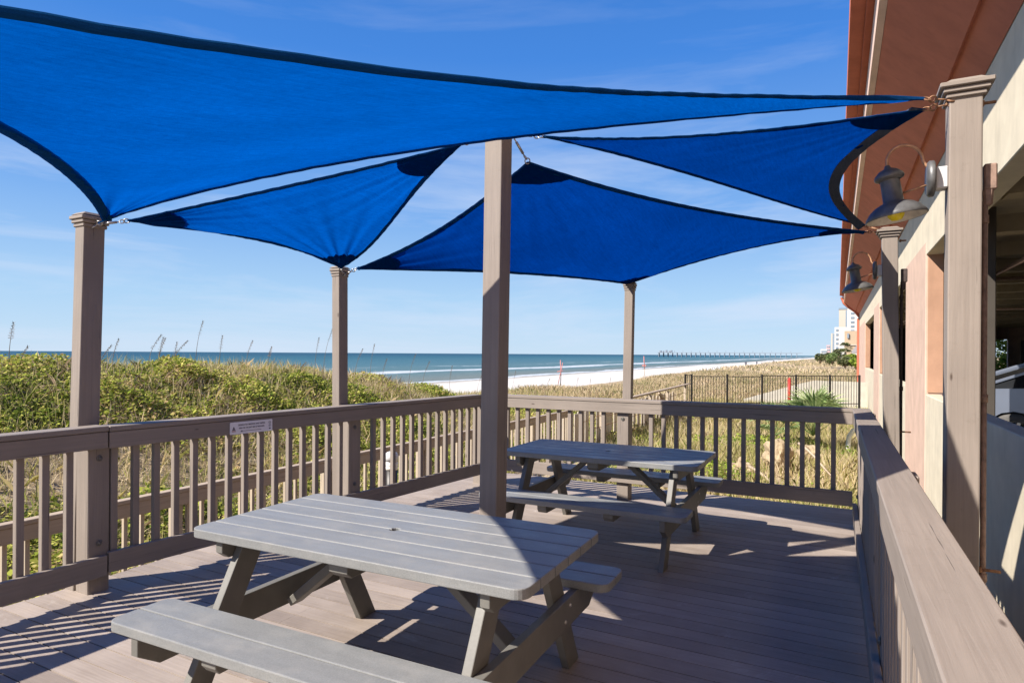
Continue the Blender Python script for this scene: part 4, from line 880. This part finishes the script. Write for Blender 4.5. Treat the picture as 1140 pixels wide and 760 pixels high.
# ------------------------------------------------------------------ black metal fence
mf = empty('metal_fence', (-6.22, 28.36, -1.0)); tag(mf, 'black metal picket fence crossing behind the deck', 'fence')
fa = Vector((-6.22, 28.36, 0)); fb = Vector((0.60, 31.95, 0)); fd = (fb - fa).normalized()
pos = [0, 0.28, 1.86, 3.4, 4.9, 6.4, 7.7]
for k, s_ in enumerate(pos):
    p = fa + fd * s_; z_ = float(height(p.x, p.y)); bm = bmesh.new(); beam(bm, (p.x, p.y, z_ - 0.1), (p.x, p.y, 0.70), 0.075 if k else 0.06, 0.075, up=fd, bev=0.004); box(bm, (p.x, p.y, 0.71), (0.09, 0.09, 0.02), bev=0.004); build(bm, 'post', black_metal, mf, world=True)
for k in range(len(pos) - 1):
    a_, b_ = fa + fd * pos[k], fa + fd * pos[k + 1]; bm = bmesh.new(); zt = 0.62 if k in (1, 2) else 0.665
    for zz in (zt, -0.55): beam(bm, (a_.x, a_.y, zz), (b_.x, b_.y, zz), 0.035, 0.035, bev=0)
    n_ = max(1, int((pos[k + 1] - pos[k]) / 0.125))
    for q in range(1, n_ + 1):
        p = a_.lerp(b_, q / (n_ + 1)); beam(bm, (p.x, p.y, -0.68), (p.x, p.y, zt), 0.018, 0.018, up=fd, bev=0)
    build(bm, 'picket_panel', black_metal, mf, world=True)
bm = bmesh.new(); tube(bm, [(-2.24, 31.7, -1.1), (-2.24, 31.7, 0.48)], 0.065, 16); lathe(bm, [(0.065, 0.48), (0.05, 0.53), (0.0, 0.55)], 16, Matrix.Translation((-2.24, 31.7, 0)))
tag(build(bm, 'marker_post', red_paint), 'short thick red post behind the black metal fence', 'post')
# pale low wall standing in for the sand and boardwalk behind the fence
bm = bmesh.new(); prism(bm, [(-4.6, -1.1), (1.3, -1.1), (1.3, 0.30), (-1.3, 0.33), (-1.9, 0.18), (-4.6, -0.7)], 34.6, 34.8, lambda p, tt: Vector((p[0], tt, p[1])))
tag(build(bm, 'stand_in_wall', stucco('pale_grey_wall', (0.46, 0.43, 0.37))), 'pale grey low wall standing in for the sand and boardwalk seen through the black fence', 'wall')

# ------------------------------------------------------------------ plants with a shape of their own
def frond_fan(bm, base, az, el, length, n=18, spread=62, w_=0.05):
    """palmetto fan: stalk then pleated leaflets"""
    d_ = Vector((math.cos(az) * math.cos(el), math.sin(az) * math.cos(el), math.sin(el))); side = d_.cross(Vector((0, 0, 1))).normalized(); up = side.cross(d_)
    hub = Vector(base) + d_ * length * 0.5; tube(bm, [base, hub], [0.012, 0.006], 5)
    for k in range(n):
        a_ = R(-spread + 2 * spread * k / (n - 1)); dd = (d_ * math.cos(a_) + side * math.sin(a_)).normalized(); Lf = length * (0.55 + 0.12 * math.cos(a_)) * random.uniform(.85, 1.1)
        m1 = hub + dd * Lf * 0.55 + up * 0.02; tip = hub + dd * Lf - Vector((0, 0, Lf * 0.22)); nn = dd.cross(up).normalized() * w_ * 0.5
        vs = [bm.verts.new(q) for q in (hub, m1 - nn, tip, m1 + nn)]; bm.faces.new(vs)
def palmetto(loc, s_, label, nf=18):
    t_ = empty('palmetto', loc); tag(t_, label, 'palm', 'palmettos behind the deck')
    for k in range(nf):
        bm = bmesh.new(); frond_fan(bm, Vector((0, 0, 0.05)), 2.4 * k + random.uniform(-.3, .3), R(random.uniform(25, 85)), s_ * random.uniform(0.85, 1.15)); build(bm, 'frond', palm_m, t_)
    return t_
palmetto((-0.72, 18.6, -0.6), 1.3, 'large green palmetto in front of the black fence, nearest the building', 24)
palmetto((-1.75, 19.3, -0.75), 1.0, 'small green palmetto left of the large one', 14)
def sea_oat(loc, hgt, lean, label):
    t_ = empty('sea_oat', loc); tag(t_, label, 'sea oat', 'sea oats on the dune crest')
    la = random.uniform(-0.5, 0.9); dv_ = Vector((math.cos(la), math.sin(la), 0)); pts = [dv_ * lean * (q ** 2.2) + Vector((0, 0, hgt * q * (1 - 0.05 * q))) for q in np.linspace(0, 1, 9)]
    bm = bmesh.new(); tube(bm, pts, [0.007 - 0.004 * q for q in np.linspace(0, 1, 9)], 5); build(bm, 'stem', oat_m, t_)
    bm = bmesh.new(); tip = pts[-1]; d_ = (pts[-1] - pts[-3]).normalized()
    for k in range(34):
        q = k / 34; p = tip - d_ * 0.36 * (1 - q) + Vector((0, 0, 0)); a_ = k * 2.4; off = Vector((math.cos(a_), math.sin(a_), -0.7)) * 0.026 * (1.1 - q * 0.7) + d_ * 0.02
        c_ = p + off; u_ = off.normalized() * 0.028; w2 = u_.cross(d_).normalized() * 0.012
        vs = [bm.verts.new(z) for z in (p + off * 0.1, c_ - w2, c_ + u_, c_ + w2)]; bm.faces.new(vs)
    build(bm, 'seed_head', oat_m, t_); return t_
oats = [(-13.0, 5.74, 2.11), (-13.0, 5.9, 1.68), (-13.0, 6.74, 2.0), (-13.0, 7.52, 1.86), (-13.2, 7.4, 1.72), (-13.0, 8.26, 1.97), (-12.9, 8.42, 1.9), (-13.1, 8.55, 1.92), (-13.0, 8.80, 1.85), (-13.2, 8.98, 1.82), (-13.0, 9.36, 2.33), (-13.0, 9.98, 2.0), (-13.1, 10.81, 1.9), (-13.0, 11.39, 1.75),
        (-12.0, 12.3, 2.28), (-12.1, 12.1, 2.02), (-12.0, 14.14, 1.89), (-12.2, 13.72, 1.74), (-12.0, 14.66, 1.45), (-12.0, 15.95, 1.6), (-12.0, 16.67, 1.37), (-12.0, 18.23, 1.21), (-12.1, 20.23, 0.95), (-13.0, 24.8, 0.9), (-11.77, 25.44, 0.55), (-10.54, 26.09, 0.6), (-10.01, 26.37, 0.55), (-9.28, 26.75, 0.6)]
where = ['at the far left edge of the view', 'on the crest left of the near left post', 'just left of the near left post', 'just right of the near left post', 'in the thick cluster right of the near left post', 'between the near and middle left posts', 'just left of the middle left post', 'between the middle left post and the centre post', 'right of the centre post, above the back railing']
def where_of(k): return where[0] if k < 2 else where[2] if k == 2 else where[3] if k < 5 else where[4] if k < 10 else where[5] if k < 12 else where[6] if k < 16 else where[7] if k < 23 else where[8]
cnt = {}
for k, (x_, y_, z_) in enumerate(oats):
    zg = float(height(x_, y_)); wq = where_of(k); cnt[wq] = cnt.get(wq, 0) + 1
    size = 'tall' if z_ - zg > 0.8 else 'short'
    o_ = sea_oat((x_, y_, zg), max(0.45, z_ - zg), random.uniform(0.1, 0.35), '%s sea oat stalk %s' % (size, wq))
    o_['group'] = 'sea oats ' + wq
bm = bmesh.new()
# rocks / broken sand clumps behind the railing
rock_m = stucco('pale_sandy_rock', (0.36, 0.28, 0.18), 0.35)
def rock(loc, s_, label, seed):
    r_ = random.Random(seed); bm = bmesh.new(); bmesh.ops.create_icosphere(bm, subdivisions=4, radius=1.0)
    for v in bm.verts:
        n_ = 1 + 0.1 * math.sin(11 * v.co.x + 9 * v.co.y + seed) * math.sin(8 * v.co.z + seed) + 0.28 * math.sin(3.1 * v.co.x + seed) * math.cos(2.7 * v.co.y + seed * 2) + 0.16 * math.sin(7 * v.co.z + 5 * v.co.x + seed) + r_.uniform(-0.04, 0.04)
        v.co = Vector((v.co.x * s_[0], v.co.y * s_[1], v.co.z * s_[2])) * n_
    o_ = build(bm, 'rock', rock_m); o_.location = loc; tag(o_, label, 'rock', 'rocks behind the back railing')
rock((-1.35, 15.7, -0.75), (0.27, 0.3, 0.36), 'tallest pale rock behind the back railing', 1)
rock((-1.95, 14.4, -0.98), (0.22, 0.24, 0.30), 'squat pale rock left of the tallest one', 2)
rock((-2.1, 12.6, -1.1), (0.34, 0.28, 0.16), 'low flat pale rock nearest the railing', 3)
rock((-0.75, 17.2, -0.85), (0.25, 0.25, 0.2), 'farthest small rock near the palmettos', 4)
def log(a_, b_, r0, label):
    bm = bmesh.new(); a_, b_ = Vector(a_), Vector(b_); tube(bm, [a_.lerp(b_, q) + Vector((0, 0, 0.04 * math.sin(5 * q))) for q in np.linspace(0, 1, 8)], [r0 * (1 - 0.5 * q) for q in np.linspace(0, 1, 8)], 8)
    tag(build(bm, 'driftwood', walk_x), label, 'driftwood', 'sticks behind the back railing')
log((-1.75, 14.0, -0.75), (-0.95, 13.2, -1.1), 0.035, 'bent stick leaning between the pale rocks')
log((-0.9, 15.6, -0.4), (-0.15, 14.7, -0.95), 0.03, 'thin stick lying right of the tallest rock')
bm = bmesh.new(); pts = [Vector((0.12, 18.8, -1.1)), Vector((0.10, 18.8, -0.8)), Vector((0.12, 18.8, -0.55)), Vector((0.22, 18.8, -0.38)), Vector((0.38, 18.8, -0.34)), Vector((0.5, 18.8, -0.42))]
tube(bm, pts, 0.06, 12); tag(build(bm, 'vent_pipe', pvc), 'curved white pipe rising from the grass by the right corner', 'pipe')

# ------------------------------------------------------------------ beach and far background
def beach_pole(x_, y_, h_, cross, label):
    zg = float(height(x_, y_)); t_ = empty('beach_marker', (x_, y_, zg)); tag(t_, label, 'beach marker', 'faded red markers on the beach')
    bm = bmesh.new(); tube(bm, [(0, 0, 0), (0.05, 0, h_ * 0.45)], 0.05, 8); build(bm, 'pole', black_metal if cross else walk_z, t_)
    bm = bmesh.new(); tube(bm, [(0.05, 0, h_ * 0.45), (-0.03, 0, h_)], 0.055, 8)
    if cross: tube(bm, [(-0.35, 0, 0.1), (0.28, 0, h_ * 0.9)], 0.045, 8); tube(bm, [(-0.45, 0, h_ * 0.55), (0.35, 0, h_ * 0.6)], 0.04, 8)
    else: box(bm, (0, 0, h_ * 0.6), (0.5, 0.05, 0.14), bev=0)
    build(bm, 'flag_pole_top', pink_paint, t_)
beach_pole(-29.75, 69.1, 3.1, True, 'faded red crossed poles standing on the white beach')
beach_pole(-21.0, 73.7, 2.75, False, 'single faded red pole on the beach right of the back post')
pier_m = simple('pier_concrete', (0.22, 0.25, 0.29), 0.8, 0, 0.1, 0.05, 0)
pier = empty('fishing_pier', (-80, 1400, -3)); tag(pier, 'long fishing pier on the horizon reaching out from the beach', 'pier')
bm = bmesh.new(); box(bm, (-220, 1400, 6.0), (290, 9, 1.1), bev=0); box(bm, (-352, 1400, 6.0), (28, 24, 1.1), bev=0); build(bm, 'pier_deck', pier_m, pier, world=True)
bm = bmesh.new(); box(bm, (0, 0, 0), (0.8, 8, 9.5), bev=0); pil = build(bm, 'pile', pier_m, pier); pil.location = (-5, 0, 4.1)
for k in range(1, 29): c = pil.copy(); col.objects.link(c); c.parent = pier; c.location = (-5 - k * 10, 0, 4.1)
bm = bmesh.new()
for xx_, hh in ((-362, 4), (-356, 3), (-349, 5), (-342, 3.2), (-338, 4.6)): box(bm, (xx_, 1400, 6.6 + hh / 2), (3.2, 6, hh), bev=0)
for k in range(14): box(bm, (-330 + k * 18, 1396, 8.6), (0.7, 0.7, 4), bev=0)
build(bm, 'shelters_and_lights', pier_m, pier, world=True)
white_b = simple('white_tower_render', (0.50, 0.49, 0.475), 0.8, 0, 0.03, 0.05, 0); cream_b = simple('cream_tower_render', (0.45, 0.40, 0.33), 0.8, 0, 0.03, 0.05, 0); tan_b = simple('tan_house_render', (0.40, 0.30, 0.20), 0.8, 0, 0.04, 0.3, 0)
grey_b = simple('grey_tower_glass', (0.20, 0.25, 0.30), 0.4, 0, 0.05, 0.05, 0); pinkb = simple('pink_tower_render', (0.48, 0.33, 0.33), 0.8, 0, 0.03, 0.05, 0); roofg = simple('grey_roof', (0.28, 0.27, 0.27), 0.8, 0, 0.08, 1, 0)
def tower(x0, x1, y_, z1, dep, mt, label, strips=(), floors=0, fx=(0, 1), roof=None):
    t_ = empty('high_rise', ((x0 + x1) / 2, y_, -1)); tag(t_, label, 'high-rise', 'towers along the far beach'); cx_ = (x0 + x1) / 2
    bm = bmesh.new(); box(bm, (cx_, y_ + dep / 2, (z1 - 1) / 2), (x1 - x0, dep, z1 + 1), bev=0); build(bm, 'wall', mt, t_, world=True)
    if roof: bm = bmesh.new(); box(bm, (cx_, y_ + dep / 2, z1 + 0.7), ((x1 - x0) * 1.08, dep * 1.05, 1.4), bev=0); build(bm, 'roof', roof, t_, world=True)
    for (a_, b_) in strips:
        bm = bmesh.new(); box(bm, (x0 + (x1 - x0) * (a_ + b_) / 2, y_ - 0.1, z1 / 2), ((x1 - x0) * (b_ - a_), 0.6, z1 * 0.96), bev=0); build(bm, 'window_strip', grey_b, t_, world=True)
    for k in range(floors):
        zz = z1 - 2.2 - k * (z1 - 3) / floors; bm = bmesh.new(); box(bm, (x0 + (x1 - x0) * (fx[0] + fx[1]) / 2, y_ - 0.15, zz), ((x1 - x0) * (fx[1] - fx[0]), 0.6, 0.9 if floors > 12 else 1.5), bev=0); build(bm, 'window', grey_b, t_, world=True)
tower(-4.1, 1.8, 586, 39.5, 14, cream_b, 'cream high-rise with a dark roof left of the tallest white tower', strips=((0.82, 1.0),), roof=grey_b)
tower(1.94, 15, 634, 45, 16, white_b, 'tallest white high-rise with a column of dark windows', floors=11, fx=(0.22, 0.42))
tower(-6.7, 3.0, 540, 23.2, 12, white_b, 'lower white block in front of the cream high-rise', floors=6, fx=(0.1, 0.25))
tower(-13.2, -8.9, 784, 26.2, 14, cream_b, 'slim grey glass high-rise, second from the left in the skyline', strips=((0.35, 1.0),))
tower(-20.1, -16.1, 893, 14.9, 14, pinkb, 'small pinkish block in the far skyline', floors=3, fx=(0.1, 0.9))
tower(-20.0, -14.4, 668, 7.7, 14, white_b, 'lowest white block at the left end of the skyline', floors=2, fx=(0.1, 0.9))
th = empty('beach_house', (2.6, 170, -1)); tag(th, 'tan beach house with a grey pitched roof below the towers', 'house')
bm = bmesh.new(); box(bm, (4.5, 174, 3.2), (9.0, 8, 8.5), bev=0); build(bm, 'wall', tan_b, th, world=True)
bm = bmesh.new(); box(bm, (4.5, 169.9, 4.15), (9.1, 0.3, 0.2), bev=0); build(bm, 'trim', cream_b, th, world=True)
bm = bmesh.new(); box(bm, (0.75, 169.8, 6.3), (0.35, 0.4, 1.1), bev=0); build(bm, 'window', grey_b, th, world=True)
bm = bmesh.new(); prism(bm, [(1.3, 2.3), (4.0, 6.2), (6.5, 2.3)], 165.5, 169.7, lambda p, tt: Vector((p[0], tt, p[1]))); build(bm, 'roof', roofg, th, world=True)
bm = bmesh.new(); box(bm, (3.9, 167.6, 0.5), (4.8, 4.0, 3.4), bev=0); build(bm, 'lower_wall', white_b, th, world=True)
def crown(cx_, cy_, cz_, rx, rz, n, size):
    k = RNG.integers(0, 9, n); cs = RNG.normal(0, 0.5, (9, 3)); c_ = cs[k] + RNG.normal(0, 0.28, (n, 3)); r_ = np.linalg.norm(c_, axis=1); c_ = c_ / np.maximum(1, r_)[:, None]
    return leaves(cx_ + c_[:, 0] * rx, cy_ + c_[:, 1] * rx, cz_ + c_[:, 2] * rz, size)
def shrub(loc, rx, rz, label, n=900, size=0.30, mt=None):
    zg = loc[2]; t_ = empty('coastal_shrub', loc); tag(t_, label, 'shrub', 'wind-cut shrubs below the towers')
    V_, F_ = crown(0, 0, rz * 0.8, rx, rz, n, size); quads_mesh('foliage', V_, F_, mt or tree_m, t_)
    bm = bmesh.new()
    for q in range(4): tube(bm, [(0, 0, -0.3), (rx * 0.4 * math.cos(q * 1.6), rx * 0.4 * math.sin(q * 1.6), rz * 0.9)], [0.1, 0.04], 6)
    build(bm, 'trunk', oat_m, t_)
shrub((-4.0, 133, 0.4), 1.1, 0.9, 'dark round shrub farthest left below the skyline')
shrub((-2.2, 118, 0.4), 1.1, 0.9, 'dark shrub between the farthest shrub and the palm')
shrub((-0.9, 117, 0.4), 1.1, 1.25, 'tallest dark shrub just left of the palm')
shrub((-1.6, 108, 0.5), 0.8, 0.8, 'grey green shrub in front of the others', mt=palm_m)
shrub((0.9, 97, 0.4), 1.1, 0.8, 'green shrub at the foot of the tan house', mt=green_m)
shrub((0.1, 95, 0.3), 0.9, 0.6, 'low green shrub beneath the palm')
shrub((1.3, 88, 0.2), 0.9, 0.6, 'low bright green shrub nearest the building corner', mt=green_m)
pt_ = empty('palm_tree', (0.1, 101.5, 0.4)); tag(pt_, 'single small palm tree in front of the tan house', 'palm tree')
bm = bmesh.new(); tube(bm, [(0, 0, -0.3), (0.08, 0, 1.2), (0.02, 0, 2.3)], [0.16, 0.12, 0.11], 10); build(bm, 'trunk', walk_z, pt_)
bm = bmesh.new()
for k in range(26): frond_fan(bm, Vector((0.02, 0, 2.25)), 2.4 * k, R(random.uniform(-35, 75)), 0.95, n=10, spread=60, w_=0.11)
build(bm, 'crown', tree_m, pt_)
bushg = empty('garden_bush', (8.3, 50, 0.2)); tag(bushg, 'bright green bush outside the far opening of the garage', 'bush')
# walkers on the sand
def walker(x_, y_, h_, c_, label):
    zg = float(height(x_, y_)); bm = bmesh.new()
    V_ = {'hip': (0, 0, .52), 'ch': (0, 0, .74), 'nk': (0, 0, .84), 'hd': (0, 0.01, .93), 'sl': (-.11, 0, .80), 'el': (-.15, .02, .64), 'hl': (-.14, .05, .50), 'sr': (.11, 0, .80), 'er': (.15, -.01, .64), 'hr': (.13, .04, .50), 'kl': (-.06, .05, .28), 'fl': (-.06, .0, .01), 'kr': (.06, -.02, .28), 'fr': (.06, -.09, .01)}
    me = bpy.data.meshes.new('person'); names = list(V_); E_ = [('hip', 'ch'), ('ch', 'nk'), ('nk', 'hd'), ('ch', 'sl'), ('sl', 'el'), ('el', 'hl'), ('ch', 'sr'), ('sr', 'er'), ('er', 'hr'), ('hip', 'kl'), ('kl', 'fl'), ('hip', 'kr'), ('kr', 'fr')]
    me.from_pydata([tuple(q * h_ for q in V_[n_]) for n_ in names], [(names.index(a_), names.index(b_)) for a_, b_ in E_], [])
    o_ = bpy.data.objects.new('person', me); col.objects.link(o_); md = o_.modifiers.new('skin', 'SKIN'); o_.modifiers.new('sub', 'SUBSURF').levels = 1
    rad = {'hip': .09, 'ch': .10, 'nk': .035, 'hd': .065, 'sl': .04, 'el': .03, 'hl': .02, 'sr': .04, 'er': .03, 'hr': .02, 'kl': .05, 'fl': .03, 'kr': .05, 'fr': .03}
    for k_, n_ in enumerate(names): me.skin_vertices[0].data[k_].radius = (rad[n_] * h_,) * 2
    me.skin_vertices[0].data[0].use_root = True
    me.materials.append(c_); o_.location = (x_, y_, zg); tag(o_, label, 'person')
dk = simple('dark_beach_clothes', (0.06, 0.06, 0.08), 0.9, 0, 0.1, 5, 0)
walker(-22.4, 172, 1.75, dk, 'person in dark clothes walking on the beach above the black fence')
walker(-27, 235, 1.7, dk, 'more distant dark person on the beach, right of the first')
walker(-24, 262, 1.6, dk, 'farthest small person on the beach')
V_, F_ = crown(0, 0, 1.0, 1.8, 1.7, 1800, 0.3); quads_mesh('foliage', V_, F_, green_m, bushg)
bm = bmesh.new(); tube(bm, [(0, 0, -0.2), (0, 0, 1.0)], [0.1, 0.04], 6); build(bm, 'stem', oat_m, bushg)
